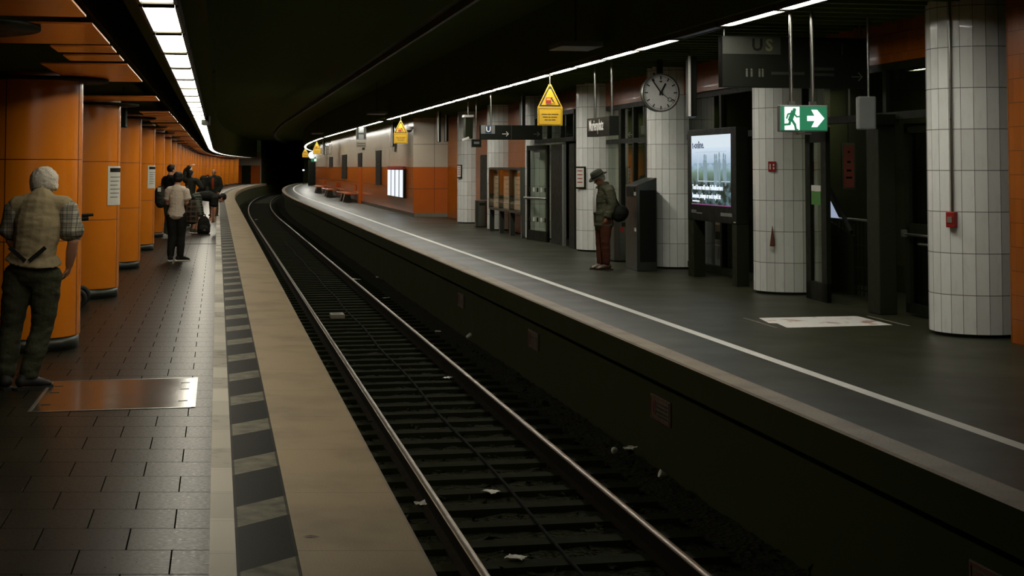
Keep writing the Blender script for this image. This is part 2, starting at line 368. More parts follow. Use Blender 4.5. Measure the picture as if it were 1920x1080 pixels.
struct('trim_4', MB().strip([(1.8, 0), (1.6, 0), (1.58, -.012)][::-1], RY), M['coping_r'], 'worn beige coping of the right platform edge')
struct('trim_5', MB().strip([(2.43, .002), (2.54, .002)], RY), M['white'], 'white safety line painted along the right platform')
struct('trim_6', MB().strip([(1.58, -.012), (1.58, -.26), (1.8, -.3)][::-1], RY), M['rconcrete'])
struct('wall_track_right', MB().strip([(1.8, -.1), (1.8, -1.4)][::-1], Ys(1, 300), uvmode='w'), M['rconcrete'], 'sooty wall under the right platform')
struct('floor_trackbed', MB().strip([(-1.7, -1.3), (1.9, -1.3)], TY), M['concrete'])
struct('wall_left', MB().strip([(-8, 3.4), (-8, 0)], LY, uvmode='w'), M['concrete'], 'dark wall behind the orange columns')
struct('ceiling_left', MB().strip([(-2.62, 3.3), (-8, 3.3)], LY), M['ceil'])
struct('ceiling_tunnel', MB().strip([(3.3, 4.6), (-2.62, 4.6)], TY), M['ceil'])
struct('trim_7', MB().strip([(-2.62, 4.6), (-2.62, 2.78), (-3.14, 2.78), (-3.14, 3.3)], LY), M['ceil'], 'dark beam carrying the left light strip')
struct('trim_8', MB().strip([(-3.37, 3.3), (-3.37, 2.74), (-3.39, 2.74), (-3.39, 3.3)], LY), M['black'], 'dark fascia edging the orange ceiling boards')
struct('ceiling_right', MB().strip([(13, 3.5), (3.26, 3.5)], RY), M['ceil'])
struct('trim_9', MB().strip([(3.56, 3.5), (3.56, 3.46), (3.26, 3.46), (3.26, 4.6)], RY), M['ceil'], 'dark fascia above the right light strip')
m = MB(); y = 12.0
while y < 75:
    h = head(y)
    m.box(P(5.0, y, 3.47), (2.8, .1, .04), Matrix.Rotation(h, 3, 'Z')); y += .42
struct('ceiling_slats', m, M['ceil'], 'dark cross slats of the right platform ceiling')
# tunnel beyond the station and the far ends
struct('wall_tunnel_left', MB().strip([(-2.2, 4.6), (-2.2, -1.4)], Ys(END, 300), uvmode='w'), M['concrete'])
struct('wall_tunnel_right', MB().strip([(2.0, 4.6), (2.0, -1.4)][::-1], Ys(165, 300), uvmode='w'), M['concrete'])
struct('wall_tunnel_end', MB().box(P(0, 300, 1.5), (14, .3, 8)), M['concrete'])
e = MB()
e.box(P(-6.4, END+.15, 2.6), (8.4, .3, 1.4), mi=0); e.box(P(-7.5, END+.15, .96), (6.6, .3, 1.92), mi=1); e.box(P(-2.72, END+.15, .96), (1.04, .3, 1.92), mi=1); e.box(P(-2.2, END+.1, 1.6), (.06, .4, 3.4), mi=0)
struct('wall_end', e, [M['wall_cream'], M['wall_orange']], 'cream and orange end wall of the left platform')
dd = struct('door_1', MB().box(P(-3.74, END+.12, .96), (1.0, .16, 1.92)), M['black'], 'dark door in the end wall of the left platform')
MB().cyl(P(-3.4, END+.0, 1.0), P(-3.28, END+.0, 1.0), .02).build('door_handle', M['steel'], dd)
struct('wall_back_right', MB().box(P(8, 165.2, 1.8), (12.2, .3, 3.7)), M['concrete'])
struct('wall_right', MB().strip([(13, 3.5), (13, 0)][::-1], RY, uvmode='w'), M['concrete'])

# ------------------------------------------------------------------ track
bm = MB(); cols = 22; ys = [6+.14*i for i in range(110)]+[21.4+.5*i for i in range(120)]+[81.4+3*i for i in range(36)]
vs = []; 
for yy in ys:
    for i in range(cols+1):
        t = -1.6+3.38*i/cols
        vs.append(P(t, yy, -1.17+.035*noise.noise(Vector((t*6, yy*6, 0)))-.03*(abs(t) > 1.25)))
bm.add(vs, [(j*(cols+1)+i, j*(cols+1)+i+1, (j+1)*(cols+1)+i+1, (j+1)*(cols+1)+i) for j in range(len(ys)-1) for i in range(cols)], smooth=True)
for i in range(1500):
    yy = 8.5+16*RND.random()**1.4; t = RND.uniform(-1.5, 1.7); r = RND.uniform(.014, .032)
    c = P(t, yy, -1.165); q = [c+Vector((RND.gauss(0, r), RND.gauss(0, r), abs(RND.gauss(0, r*.8)))) for _ in range(5)]
    bm.add(q, [(0, 1, 2), (0, 2, 3), (0, 3, 1), (1, 2, 4), (2, 3, 4), (3, 1, 4)])
tag(bm.build('ballast', M['ballast']), 'dark stone ballast between and beside the rails', 'gravel', kind='stuff')
yy = 8.6; first = None
while yy < 118:
    if first is None:
        first = MB().prism([(-.13, 0), (.13, 0), (.1, .17), (-.1, .17)], -1.22, 1.22, 'x').build('railway_sleeper', M['sleeper'])
        tag(first, 'dark concrete railway sleeper lying in the ballast under the two rails', 'sleeper', 'sleepers under the track'); o = first
    else:
        o = first.copy(); COL.objects.link(o)
    o.location = P(0.02, yy, -1.29); o.rotation_euler.z = head(yy); yy += .6
def rail(t, label):
    pr = [(-.07, 0), (-.07, .015), (-.012, .03), (-.012, .12), (-.034, .13), (-.034, .165), (-.026, .172), (.026, .172), (.034, .165), (.034, .13), (.012, .12), (.012, .03), (.07, .015), (.07, 0)]
    ys = Ys(4, 230, 2, 3); m = MB()
    m.strip([(t+a, -1.132+b) for a, b in pr[:7]], ys, 0, 'w'); m.strip([(t+a, -1.132+b) for a, b in pr[5:9]], ys, 1, 't', True); m.strip([(t+a, -1.132+b) for a, b in pr[7:]], ys, 0, 'w')
    tag(m.build('running_rail', [M['rail'], M['railtop']]), label, 'rail', 'rails of the track')
rail(-.735, 'polished steel rail nearer the left platform edge'); rail(.735, 'polished steel rail nearer the right platform edge')
ys = Ys(7, 60, .8); tag(MB().tube([P(.06+.02*sin(y), y, -1.11) for y in ys], .014, 6).build('track_cable', M['cable']), 'thin black cable lying midway between the two rails', 'cable')
p = on(632, 592, -1.08); t = thing('track_beacon', 'small pale square beacon plate lying between the rails', 'track beacon', (p.x, p.y, -1.12), head(p.y))
MB().box((0, 0, .04), (.26, .42, .08)).build('housing', M['plinth'], t, bevel=.01); MB().lathe([(.0, .088), (.09, .088), (.1, .08)], seg=24).build('cover', M['signgrey'], t)
ys = Ys(8, 150, 2, 3); tag(MB().strip([(.97, 4.15), (.97, 4.02), (1.03, 4.02), (1.03, 4.15), (1.1, 4.17), (.9, 4.17), (.97, 4.15)], ys, 0, 'w').build('conductor_rail', M['housing']), 'overhead conductor rail hanging under the dark tunnel ceiling', 'overhead rail')
LIT = [(839, 709, 'white paper scrap between the rails below the beacon plate', 'paper_scrap'), (724, 559, 'pale paper scrap just beyond the right rail across from the beacon plate', 'paper_scrap'), (876, 632, 'white crumpled cup lying in the dark gap right of the track', 'crumpled_cup'),
       (821, 622, 'small pale scrap beside the right rail near the crumpled cup', 'paper_scrap'), (965, 635, 'flat grey scrap under the second wall sign from the front', 'paper_scrap'), (1155, 847, 'crushed white bottle leaning in the ballast right of the track', 'crushed_bottle'),
       (1182, 841, 'torn white bag beside the crushed bottle', 'torn_bag'), (1253, 893, 'round white cup nearest the platform wall in the foreground', 'paper_cup'), (920, 923, 'folded white paper on a sleeper in the foreground', 'paper_scrap'), (967, 1047, 'grey crumpled wrapper nearest the camera between the rails', 'wrapper'),
       (795, 945, 'grey flattened carton left of the left rail', 'flat_carton'), (668, 524, 'thin white strip of paper across the right rail', 'paper_strip'), (480, 412, 'pale scrap by the far left rail', 'paper_scrap'), (707, 520, 'white straw lying far off right of the track', 'straw')]
for x, y, lab, nm in LIT:
    p = on(x, y, -1.11); m = MB(); r = .05 if 'cup' in nm or 'bottle' in nm or 'bag' in nm else .04
    if nm in ('crumpled_cup', 'paper_cup', 'crushed_bottle'):
        m.lathe([(.0, 0), (.028, 0), (.036, .05), (.03, .09), (.012, .1), (.012, .125), (0, .125)] if nm == 'crushed_bottle' else [(.0, 0), (.026, 0), (.036, .085), (.038, .09), (.032, .088), (.022, .01)], seg=14)
        o = m.build(nm, M['paper'], loc=p); o.rotation_euler = (1.2, .3, RND.uniform(0, 6))
    else:
        L = .16 if 'strip' in nm or 'straw' in nm else .07; g = 6
        vs = [Vector(((i/g-.5)*L*2, (j/g-.5)*(.05 if L > .1 else .1), .02*noise.noise(Vector((i*.7, j*.9, x)))+.012)) for i in range(g+1) for j in range(g+1)]
        m.add(vs, [(i*(g+1)+j, (i+1)*(g+1)+j, (i+1)*(g+1)+j+1, i*(g+1)+j+1) for i in range(g) for j in range(g)])
        o = m.build(nm, M['paper'], loc=p, rotz=RND.uniform(0, 3)); so = o.modifiers.new('thick', 'SOLIDIFY'); so.thickness = .004
    tag(o, lab, 'litter')
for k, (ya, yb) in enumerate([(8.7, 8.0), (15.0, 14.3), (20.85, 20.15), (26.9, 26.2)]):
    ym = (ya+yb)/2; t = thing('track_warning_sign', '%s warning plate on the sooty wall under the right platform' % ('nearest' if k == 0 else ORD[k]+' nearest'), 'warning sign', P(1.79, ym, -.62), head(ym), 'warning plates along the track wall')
    MB().box((0, 0, 0), (.015, .66, .24)).build('plate', M['grime'], t, bevel=.006)  # plate and red border colours darkened to hold the shade under the platform
    b = MB(); 
    for a, c in (((0, 0, .1), (.006, .6, .012)), ((0, 0, -.1), (.006, .6, .012)), ((0, .3, 0), (.006, .012, .21)), ((0, -.3, 0), (.006, .012, .21))): b.box(Vector(a)+Vector((-.009, 0, 0)), c)
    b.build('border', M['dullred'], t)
    b = MB()
    for q in range(4): b.box((-.01, -.07-.0*q, .055-.04*q), (.004, .36-.04*(q % 2), .016))
    b.build('text_lines', M['signblack'], t)
    b = MB(); b.cyl((-.012, .2, 0), (-.007, .2, 0), .075, seg=24); b.build('prohibition_disc', M['dullred'], t); MB().box((-.013, .2, 0), (.004, .035, .1)).build('figure', M['signblack'], t)
# ------------------------------------------------------------------ orange columns of the left platform
def shaft_mb(r=.5):
    m = MB(); segs = [(.1, .62), (.635, 1.28), (1.295, 1.82), (1.835, 2.66)]
    segs = [(.13, 1.035), (1.043, 1.806), (1.814, 2.64)]
    prof = []
    for a, b in segs: prof += [(r-.006, a-.003), (r-.006, a-.001), (r, a), (r, a+.002), (r, b-.002), (r, b), (r-.006, b+.001), (r-.006, b+.003)]
    m.lathe(prof, seg=64)
    for z in (1.039, 1.81): m.lathe([(r-.001, z-.005), (r+.0008, z-.004), (r+.0008, z+.004), (r-.001, z+.005)], seg=64, mi=1)
    for k in range(4):     # vertical panel joints
        a = radians(-108+k*90); m.box((r*cos(a), r*sin(a), 1.385), (.004, .007, 2.5), Matrix.Rotation(a, 3, 'Z'), mi=1)
    return m
def column_proto(loc, rz, label):
    t = thing('orange_column', label, 'column', loc, rz, 'orange columns of the left platform')
    shaft_mb().build('shaft', [M['orange'], M['orange_line']], t)
    MB().lathe([(.478, 0), (.488, .002), (.488, .128), (.478, .13)], seg=64).build('base_band', M['darksteel'], t)
    MB().lathe([(.5, 2.565), (.74, 2.565), (.74, 2.59), (.5, 2.59)], seg=48).build('collar', M['black'], t)
    return t
DESC = {0: 'nearest orange column, cut by the edge of the picture', 1: 'large orange column right behind the old man in the vest', 2: 'third orange column, with a pale notice on its side', 3: 'fourth orange column, beside the dark hanging box',
        4: 'fifth orange column, with a pale notice, just before the young man', 5: 'sixth orange column, behind the young man with the shoulder bag', 6: 'seventh orange column from the near end', 7: 'eighth orange column from the near end', 8: 'ninth orange column from the near end', 9: 'tenth orange column from the near end'}
col0 = None
for k in range(26):
    Yc = 8.82+5.68*k; lab = DESC.get(k, 'orange column in the far closely packed stretch of the left row'); loc = P(-4.37, Yc, 0)
    if col0 is None: col0 = column_proto(loc, head(Yc), lab)
    else: dup(col0, loc, head(Yc), lab)
def notice(k, zc, hh, label):
    Yc = 8.82+5.68*k; t = thing('column_notice', label, 'notice', P(-4.37, Yc, zc), head(Yc), 'notices on the orange columns')
    def arc(r, a0, a1, z0, z1, n=8):
        m = MB(); vs = []
        for i in range(n+1):
            a = a0+(a1-a0)*i/n
            for rr in (r, r+.006):
                for z in (z0, z1): vs.append((rr*cos(a), rr*sin(a), z))
        fs = []
        for i in range(n):
            q = i*4; fs += [(q+2, q+3, q+7, q+6), (q, q+4, q+5, q+1), (q+1, q+5, q+7, q+3), (q, q+2, q+6, q+4)]
        fs += [(0, 1, 3, 2), (4*n, 4*n+2, 4*n+3, 4*n+1)]
        return m.add(vs, fs)
    a0, a1 = radians(-44), radians(-4)
    arc(.502, a0, a1, -hh/2, hh/2).build('panel', M['paper'], t); arc(.504, a0+.08, a1-.02, hh/2-.08, hh/2-.025).build('header', M['signdark'], t)
    m = MB()
    for q in range(6):
        z = hh/2-.14-q*(hh-.2)/6; b = arc(.505, a0+.1, a1-.06-.1*(q % 3), z-.012, z); m.add(b.v, b.f)
    m2 = m.build('text_lines', M['signgrey'], t)
notice(2, 1.49, .52, 'tall pale notice with a green header on the third orange column'); notice(4, 1.53, .48, 'tall pale notice with a green header on the fifth orange column'); notice(12, 1.6, .4, 'small pale notice on a far orange column near the bald man')

# orange boards hung under the left ceiling
def board(loc, rz, w, d, label):
    o = MB().box((0, 0, 0), (w, d, .012)).build('ceiling_board', M['slat'], loc=loc, rotz=rz)
    return tag(o, label, 'ceiling board', 'orange ceiling boards over the columns')
BD = [(6.2, 8.39, 1.3, 'wide orange ceiling board nearest the camera'), (8.82, 10.33, 1.0, 'wide orange ceiling board with dark knots, second from the camera'), (10.6, 11.15, .42, 'narrow orange ceiling board, first of the two narrow ones'), (11.47, 12.04, .42, 'narrow orange ceiling board, second of the two narrow ones'),
      (12.41, 14.96, .7, 'wide orange ceiling board round the collar of the large column'), (18.1, 19.3, 1.0, 'single brownish ceiling board beyond the dark gap')]
for a, b, w_, lab in BD:
    y = (a+b)/2; board(P(-3.31-w_/2, y, 2.6), head(y), w_, b-a, lab)
y = 23.2; i = 0
while y < 150:
    d = (.55, .55, 2.4, .6)[i % 4]; w_ = (.45, .45, .9, .5)[i % 4]
    board(P(-3.31-w_/2, y+d/2, 2.6), head(y), w_, d, 'orange ceiling board in the far slatted run over the left platform'); y += d+(.42, .42, .5, 1.2)[i % 4]; i += 1
struct('ceiling_edge', MB().strip([(-3.8, 3.0), (-8, 3.0)], LY), M['ceil'], 'dark recess above the orange boards')

# ------------------------------------------------------------------ light strips
def lamp_proto(name, loc, rz, w_, label, group, mat, lip=0.0):
    t = thing(name, label, 'ceiling light', loc, rz, group)
    m = MB(); m.box((0, 0, .055), (w_+.05, 1.79, .03)); m.box((-(w_/2+.012), 0, .02-lip/2), (.02, 1.79, .06+lip)); m.box((w_/2+.012, 0, .02), (.02, 1.79, .06)); m.box((0, .87, .02), (w_, .05, .06)); m.box((0, -.87, .02), (w_, .05, .06))
    m.build('housing', M['housing'], t)
    n = 6; hw, hl, r = w_/2, .84, .03; poly = []
    for cx_, cy_, a0 in ((hw-r, hl-r, 0), (-hw+r, hl-r, 90), (-hw+r, -hl+r, 180), (hw-r, -hl+r, 270)):
        for j in range(n+1): a = radians(a0+90*j/n); poly.append((cx_+r*cos(a), cy_+r*sin(a)))
    MB().prism(poly, 0, .03).build('diffuser', M[mat], t)
    return t
Lproto = Rproto = None
for k in range(80):
    Yc = 7.84+1.89*k
    if Yc > 155: break
    if k in (52,): continue
    lab = ('%s bright panel of the light strip above the left platform' % ORD[k]) if k < 10 else 'bright light panel in the far curve of the strip over the left platform'
    if Lproto is None: Lproto = lamp_proto('strip_light', P(-2.9, Yc, 2.70), head(Yc), .185, lab, 'light strip above the left platform', 'lampw')
    else: dup(Lproto, P(-2.9, Yc, 2.70), head(Yc), lab)
for k in range(90):
    Yc = 12.97+1.83*k
    if Yc > 160: break
    if k in (22, 39, 46): continue
    lab = 'panel of the right light strip overhead, just above the picture edge' if k == 0 else ('%s panel of the light strip above the right platform' % ORD[k-1]) if k < 12 else 'bright light panel in the far sweep of the strip over the right platform'
    if k == 3:
        lamp_proto('strip_light', P(3.41, Yc, 3.40), head(Yc), .125, 'unlit dark panel in the light strip above the right platform', 'light strip above the right platform', 'lampoff'); continue
    if Rproto is None: Rproto = lamp_proto('strip_light', P(3.41, Yc, 3.40), head(Yc), .125, lab, 'light strip above the right platform', 'lampr')
    else: dup(Rproto, P(3.41, Yc, 3.40), head(Yc), lab)
for k, (x, y) in enumerate([(1085, 91), (708, 215), (585, 250)]):
    Y = [22.2, 50., 80.][k]; t = thing('overhead_panel', ['nearest pale overhead box hung beside the right light strip', 'second pale overhead box hung beside the right light strip', 'farthest pale overhead box beside the right light strip'][k], 'overhead box', P(2.78, Y, 3.5), head(Y), 'overhead boxes beside the strip')
    MB().box((0, 0, .04), (.62, .9, .08)).build('body', M['signgrey'], t, bevel=.01); MB().cyl((0, 0, .08), (0, 0, 1.1), .015).build('hanger', M['housing'], t)
t = thing('driver_monitor', 'small grey monitor box hung beside the left light strip', 'monitor', at(386, 226, 30.5)-Vector((0, 0, .0)), .1)
MB().box((0, 0, 0), (.16, .3, .2)).build('case', M['signgrey'], t, bevel=.02); MB().box((0, -.16, 0), (.13, .02, .15)).build('screen', M['signdark'], t); MB().cyl((0, 0, .1), (0, 0, 1.9), .012).build('hanger', M['housing'], t)
t = thing('tunnel_lamp', 'dull brown unlit lamp hung under the dark tunnel ceiling', 'lamp', at(384, 133, 22), .9)
MB().box((0, 0, 0), (.36, .08, .06)).build('case', M['leather'], t, bevel=.02); MB().cyl((0, 0, .03), (0, 0, 1.45), .01).build('hanger', M['housing'], t)
t = thing('hanging_box', 'dark hanging box with a bright edge between the third and fourth orange columns', 'display', at(231, 218, 23.3), head(23))
MB().box((0, 0, 0), (.1, .5, .34)).build('case', M['black'], t, bevel=.01); MB().box((.052, -.2, 0), (.012, .03, .28)).build('edge_light', M['signgrey'], t); MB().cyl((0, 0, .17), (0, 0, .5), .015).build('hanger', M['housing'], t)
t = thing('tunnel_signal', 'tunnel signal showing a white and a red lamp', 'signal', at(500, 280, 225), 0)
MB().box((0, .2, -.05), (.5, .2, .7)).build('case', M['black'], t)
MB().ball((-.1, .06, .14), (.07, .07, .07)).build('lamp', M['lampw'], t); MB().ball((.08, .06, -.12), (.08, .08, .08)).build('lamp', M['redlight'], t); MB().cyl((0, .2, .3), (0, .2, 1.0), .04).build('hanger', M['black'], t)

# hatch cover, floor details of the left platform
t = thing('floor_hatch', 'flush access hatch with a bright metal rim in the left floor', 'hatch', P(-3.28, 11.56, 0), head(11.5))
MB().box((0, 0, .0015), (1.12, 1.52, .003)).build('lid', solid('polished_stone_lid', rgb(50, 47, 38), .17, 0, .15, 3), t)
m = MB()
for c, d in (((0, .77, .002), (1.16, .025, .005)), ((0, -.77, .002), (1.16, .025, .005)), ((.57, 0, .002), (.03, 1.56, .005)), ((-.57, 0, .002), (.025, 1.56, .005))): m.box(c, d)
m.build('rim', M['steel'], t)
m = MB()
for sx in (-1, 1):
    for q in (-.45, .15, .5): m.box((sx*.49, q, .004), (.07, .03, .004))
m.build('lifting_slot', M['darksteel'], t)
tag(MB().box((0, 0, 0), (1.1, .09, .004)).build('floor_drain', M['black'], loc=P(-3.1, 33.8, .003), rotz=head(33)), 'dark drain slot across the left floor beyond the woman in grey', 'drain')
tag(MB().add([(-.04, 0, .004), (0, .012, .007), (.045, .0, .004), (0, -.012, .006)], [(0, 2, 1), (0, 3, 2)]).build('dry_leaf', M['leather'], loc=on(582, 1007)), 'small dark dry leaf on the beige left coping', 'leaf')

# ------------------------------------------------------------------ right facade
RT = 5.45
RC = [15.75+5.16*k for k in range(7)]
def tiled_shaft():
    m = MB(); n = 24; r = .5
    for i in range(n):
        a, b = 2*pi*i/n, 2*pi*(i+1)/n
        m.add([(r*cos(a), r*sin(a), .035), (r*cos(b), r*sin(b), .035), (r*cos(b), r*sin(b), 3.48), (r*cos(a), r*sin(a), 3.48)], [(0, 1, 2, 3)], [[(i, .08), (i+1, .08), (i+1, 8.19), (i, 8.19)]])
    return m
RLAB = ['white tiled column with a pipe and red alarm box, nearest on the right', 'white tiled column behind the green exit sign', 'white tiled column behind the station clock', 'white tiled column behind the man in the hat', 'white tiled column beside the open glass door', 'white tiled column partly behind the glass showcases', 'farthest white tiled column, beside the orange building']
rp = None
for k, Yc in enumerate(RC):
    loc = P(RT, Yc)
    if rp is None:
        rp = thing('tiled_column', RLAB[k], 'column', loc, head(Yc), 'white tiled columns'); tiled_shaft().build('shaft', M['white_tile'], rp); MB().lathe([(.47, 0), (.47, .036)], seg=24).build('base_band', M['black'], rp)
    else: dup(rp, loc, head(Yc), RLAB[k])
t = thing('fire_alarm_pipe', 'thin conduit pipe running down the nearest white column to a red alarm box', 'alarm box', P(RT, RC[0]), head(RC[0]))
a = radians(214); q = Vector((.515*cos(a), .515*sin(a), 0))
MB().cyl(q+Vector((0, 0, 1.27)), q+Vector((0, 0, 3.46)), .016).build('pipe', M['steel'], t); b = MB().box(q*1.03+Vector((0, 0, 1.2)), (.07, .1, .16), Matrix.Rotation(a, 3, 'Z')).build('box', M['red'], t, bevel=.008); MB().box(q*1.11+Vector((0, 0, 1.2)), (.012, .05, .06), Matrix.Rotation(a, 3, 'Z')).build('glass_front', M['plinth'], t)
t = thing('extinguisher_sign', 'small red fire extinguisher sign on the column behind the exit sign', 'sign', P(RT, RC[1], 1.745), head(RC[1]))
a = radians(222); R3 = Matrix.Rotation(a, 3, 'Z'); q = Vector((.506*cos(a), .506*sin(a), 0))
MB().box(q, (.01, .115, .14), R3).build('plate', M['red'], t); m = MB()
for dy, dz, sy, sz in ((.026, 0, .02, .075), (-.026, .022, .02, .028), (-.026, -.022, .02, .028)): m.box(q*1.016+R3 @ Vector((0, -dy, dz)), (.004, sy, sz), R3)
m.build('pictogram', M['white'], t)
t = thing('rag_streamer', 'rust-brown rag with a pale tip hanging on the column behind the exit sign', 'rag', P(RT, RC[1], .72), head(RC[1]))
m = MB().loft([[q*1.02+R3 @ Vector((.008*cos(2*pi*i/8), w_*cos(2*pi*i/8+.6)*.5, z+.02*sin(i))) for i in range(8)] for z, w_ in ((.2, .012), (.14, .03), (.0, .075), (-.06, .09))]); m.build('cloth', solid('rust_cloth', rgb(92, 46, 20), .85), t)
MB().box(q*1.02+R3 @ Vector((0, -.01, -.09)), (.02, .045, .05), R3).build('tip', M['paper'], t)
def column_frame(k, ang, z, w_, h, label):
    t = thing('framed_notice', label, 'notice', P(RT, RC[k], z), head(RC[k])); R_ = Matrix.Rotation(radians(ang), 3, 'Z'); c = R_ @ Vector((.515, 0, 0))
    MB().box(c, (.03, w_, h), R_).build('frame', M['frame'], t, bevel=.004); MB().box(c*1.035, (.006, w_-.05, h-.07), R_).build('sheet', M['paper'], t)
    m = MB()
    for i in range(4): m.box(c*1.045+R_ @ Vector((0, 0, h*.3-i*h*.17)), (.003, w_*.55, .02), R_)
    m.build('text_lines', M['red'], t)
column_frame(3, 205, 1.52, .3, .46, 'black framed notice on the white column behind the hat man'); column_frame(6, 205, 1.6, .24, .42, 'small framed notice on the farthest white column')

def wnd(name, lab, t, ya, yb, z0, z1, posts=(), rails=(), gmat='glassdark', fw=.09, fd=.1):
    m = MB(); h = head((ya+yb)/2); R_ = Matrix.Rotation(h, 3, 'Z')
    L = yb-ya; n = 1/cos(h)
    def bar(yc, zc, ly, lz): m.box(P(t, yc, zc), (fd, ly*n, lz), R_)
    for z in (z0+fw/2, z1-fw/2): bar((ya+yb)/2, z, L, fw)
    for y in (ya+fw/2, yb-fw/2): bar(y, (z0+z1)/2, fw, z1-z0)
    for y in posts: bar(y, (z0+z1)/2, fw, z1-z0)
    for z in rails: bar((ya+yb)/2, z, L, fw)
    o = struct(name, m, M['frame'], lab)
    MB().box(P(t, (ya+yb)/2, (z0+z1)/2), (.012, L*n-.02, z1-z0-.02), R_).build('pane', M[gmat], o)
    return o
def wbox(name, t, ya, yb, z0, z1, mat, d=.12, lab=None):
    h = head((ya+yb)/2)
    return struct(name, MB().box(P(t, (ya+yb)/2, (z0+z1)/2), (d, (yb-ya)/cos(h), z1-z0), Matrix.Rotation(h, 3, 'Z')), mat, lab)
# upper band over the whole front, header beam
struct('wall_right_band', MB().strip([(RT, 3.5), (RT, 2.98)][::-1], Ys(16, 47), uvmode='w'), M['orange_tile'], 'dark orange band above the glazed front')
# near orange wall at the picture edge
nw = MB(); nw.strip([(5.33, 3.5), (5.33, 0)], Ys(4, 14.86), uvmode='w'); nw.box(P(5.42, 14.87, 1.75), (.18, .03, 3.5))
struct('wall_right_near', nw, M['orange_tile'], 'orange tiled wall at the right edge of the picture')
wbox('trim_10', 5.31, 14.2, 14.5, 1.35, 1.95, M['frame'], .03)
# bay 1: entrance doors
wnd('window_1', 'dark glazing above the entrance doors', 5.5, 16.2, 20.5, 2.3, 2.98, (17.9,), (), 'glass')
t = thing('door_post', 'broad dark post between the closed door and the open entrance', 'post', P(5.38, 17.85, 0), head(17.8)); MB().box((0, 0, 1.15), (.22, .34, 2.3)).build('post', M['black'], t, bevel=.01); MB().box((-.04, -.02, 2.3), (.3, .5, .12)).build('cap', M['frame'], t)
d = wnd('door_2', 'closed dark glazed door beside the nearest white column', 5.66, 16.3, 17.75, .03, 2.25, (), (1.02,), 'glassdark', .11)
m = MB()
for z, ya, yb in ((.95, 16.6, 17.7), (.85, 16.75, 17.3)): m.cyl(P(5.56, ya, z), P(5.56, yb, z), .016)
m.build('door_handle', M['steel'], d); MB().box(P(5.57, 17.68, .96), (.05, .1, .08)).build('latch', M['steel'], d); MB().box(P(5.645, 17.0, .5), (.006, .14, .1)).build('sticker', M['signgrey'], d)
def leaf(name, lab, hinge, free, z1, group, s=.11):
    a, b = Vector(hinge), Vector(free); d_ = (b-a); L = d_.length; rz = math.atan2(d_.y, d_.x); t = thing(name, lab, 'door', a, rz, group)
    m = MB()
    m.box((s/2, 0, z1/2), (s, .06, z1)); m.box((L-s/2, 0, z1/2), (s, .06, z1)); m.box((L/2, 0, z1-s/2), (L, .06, s)); m.box((L/2, 0, .12), (L, .06, .24)); m.build('frame', M['frame'], t)
    MB().box((L/2, 0, z1/2), (L-.04, .012, z1-.04)).build('pane', M['glass'], t); return t, L
t, L = leaf('open_door', 'open glass door leaf standing before the second white column', P(5.30, 19.2), P(5.35, 20.0), 2.25, 'open glass door leaves', .19)
MB().box((L*.5, .02, 1.33), (.36, .01, .17)).build('sticker', solid('green_sticker', rgb(70, 130, 50), .5), t); MB().box((L*.5, .02, 1.46), (.36, .01, .08)).build('sticker', M['white'], t)
t, L = leaf('open_door', 'open glass door leaf with steel push bar near the fifth column', P(5.12, 34.6), P(4.93, 36.0), 2.25, 'open glass door leaves')
MB().cyl((-.05, .07, 1.0), (L+.05, .07, 1.0), .028).build('push_bar', M['steel'], t); m = MB(); m2 = MB()
for i in range(5): 
    (m if i % 2 else m2).box((.2+i*(L-.4)/4, .01, 1.2), (.09, .012, .1)); (m if i % 2 else m2).box((.2+i*(L-.4)/4, .01, .5), (.09, .012, .1))
m.build('safety_marks', M['white'], t); m2.build('safety_marks', M['black'], t); MB().box((L*.5, .01, 2.02), (.4, .02, .12)).build('sticker', M['signgrey'], t)
# hall behind the entrance
def railing(lab, t, ya, yb, h_, glow=False):
    o = thing('hall_railing', lab, 'railing', P(t, ya), head(ya), 'railings in the hall'); L = (yb-ya)/cos(head(ya)); m = MB(); m.cyl((0, 0, h_), (0, L, h_), .022); m.build('handrail', M['steel'], o)
    m = MB(); n = int(L/.12)
    for i in range(n+1): m.box((0, L*i/n, h_/2), (.012, .012, h_))
    for z in (.08, .38, .68): m.box((0, L/2, z), (.014, L, .02))
    m.build('bars', M['frame'], o)
railing('dark barred railing seen through the open entrance', 6.15, 19.3, 22.3, 1.02); railing('dark barred railing behind the glazing beside the advert display', 5.95, 21.6, 26.0, .98)
wbox('wall_hall', 7.0, 15, 47, 0, 3.5, M['concrete'], .1, 'dark inner wall of the hall')
t = thing('red_poster', 'dim red poster in an aluminium frame inside the dark entrance', 'poster', P(6.32, 21.0, 1.75), pi+.2)
MB().box((0, 0, 0), (.2, .03, .66)).build('frame', M['steel'], t); MB().box((0, .018, 0), (.15, .006, .59)).build('sheet', solid('red_poster_sheet', rgb(150, 70, 62), .6), t); m = MB()
for i, z in enumerate((.2, .06, -.06, -.16)): m.box((0, .024, z), (.03+.02*i, .004, .03))
m.build('text_lines', M['signdark'], t); MB().cyl((0, 0, .33), (0, 0, 1.75), .008).build('hanger', M['housing'], t)
t = thing('escalator', 'sloping escalator balustrade with a glowing side inside the entrance', 'escalator', P(6.1, 20.6, 0), head(20.6))
MB().prism([(.25, 1.03), (.62, 1.03), (.62, 1.33)], 0, .02, 'x').build('glow_panel', M['escal'], t)  # emissive glow stands in for light falling on the balustrade glass
MB().tube([(-.02, -.25, .86), (-.02, .78, 1.68)], .03).build('handrail', M['rubber'], t); MB().prism([(-.2, 0), (.8, 0), (.8, 1.0), (-.2, .8)], .03, .08, 'x').build('balustrade', M['black'], t)
hl = None  # hall lamps added as fill to lift the dark interior
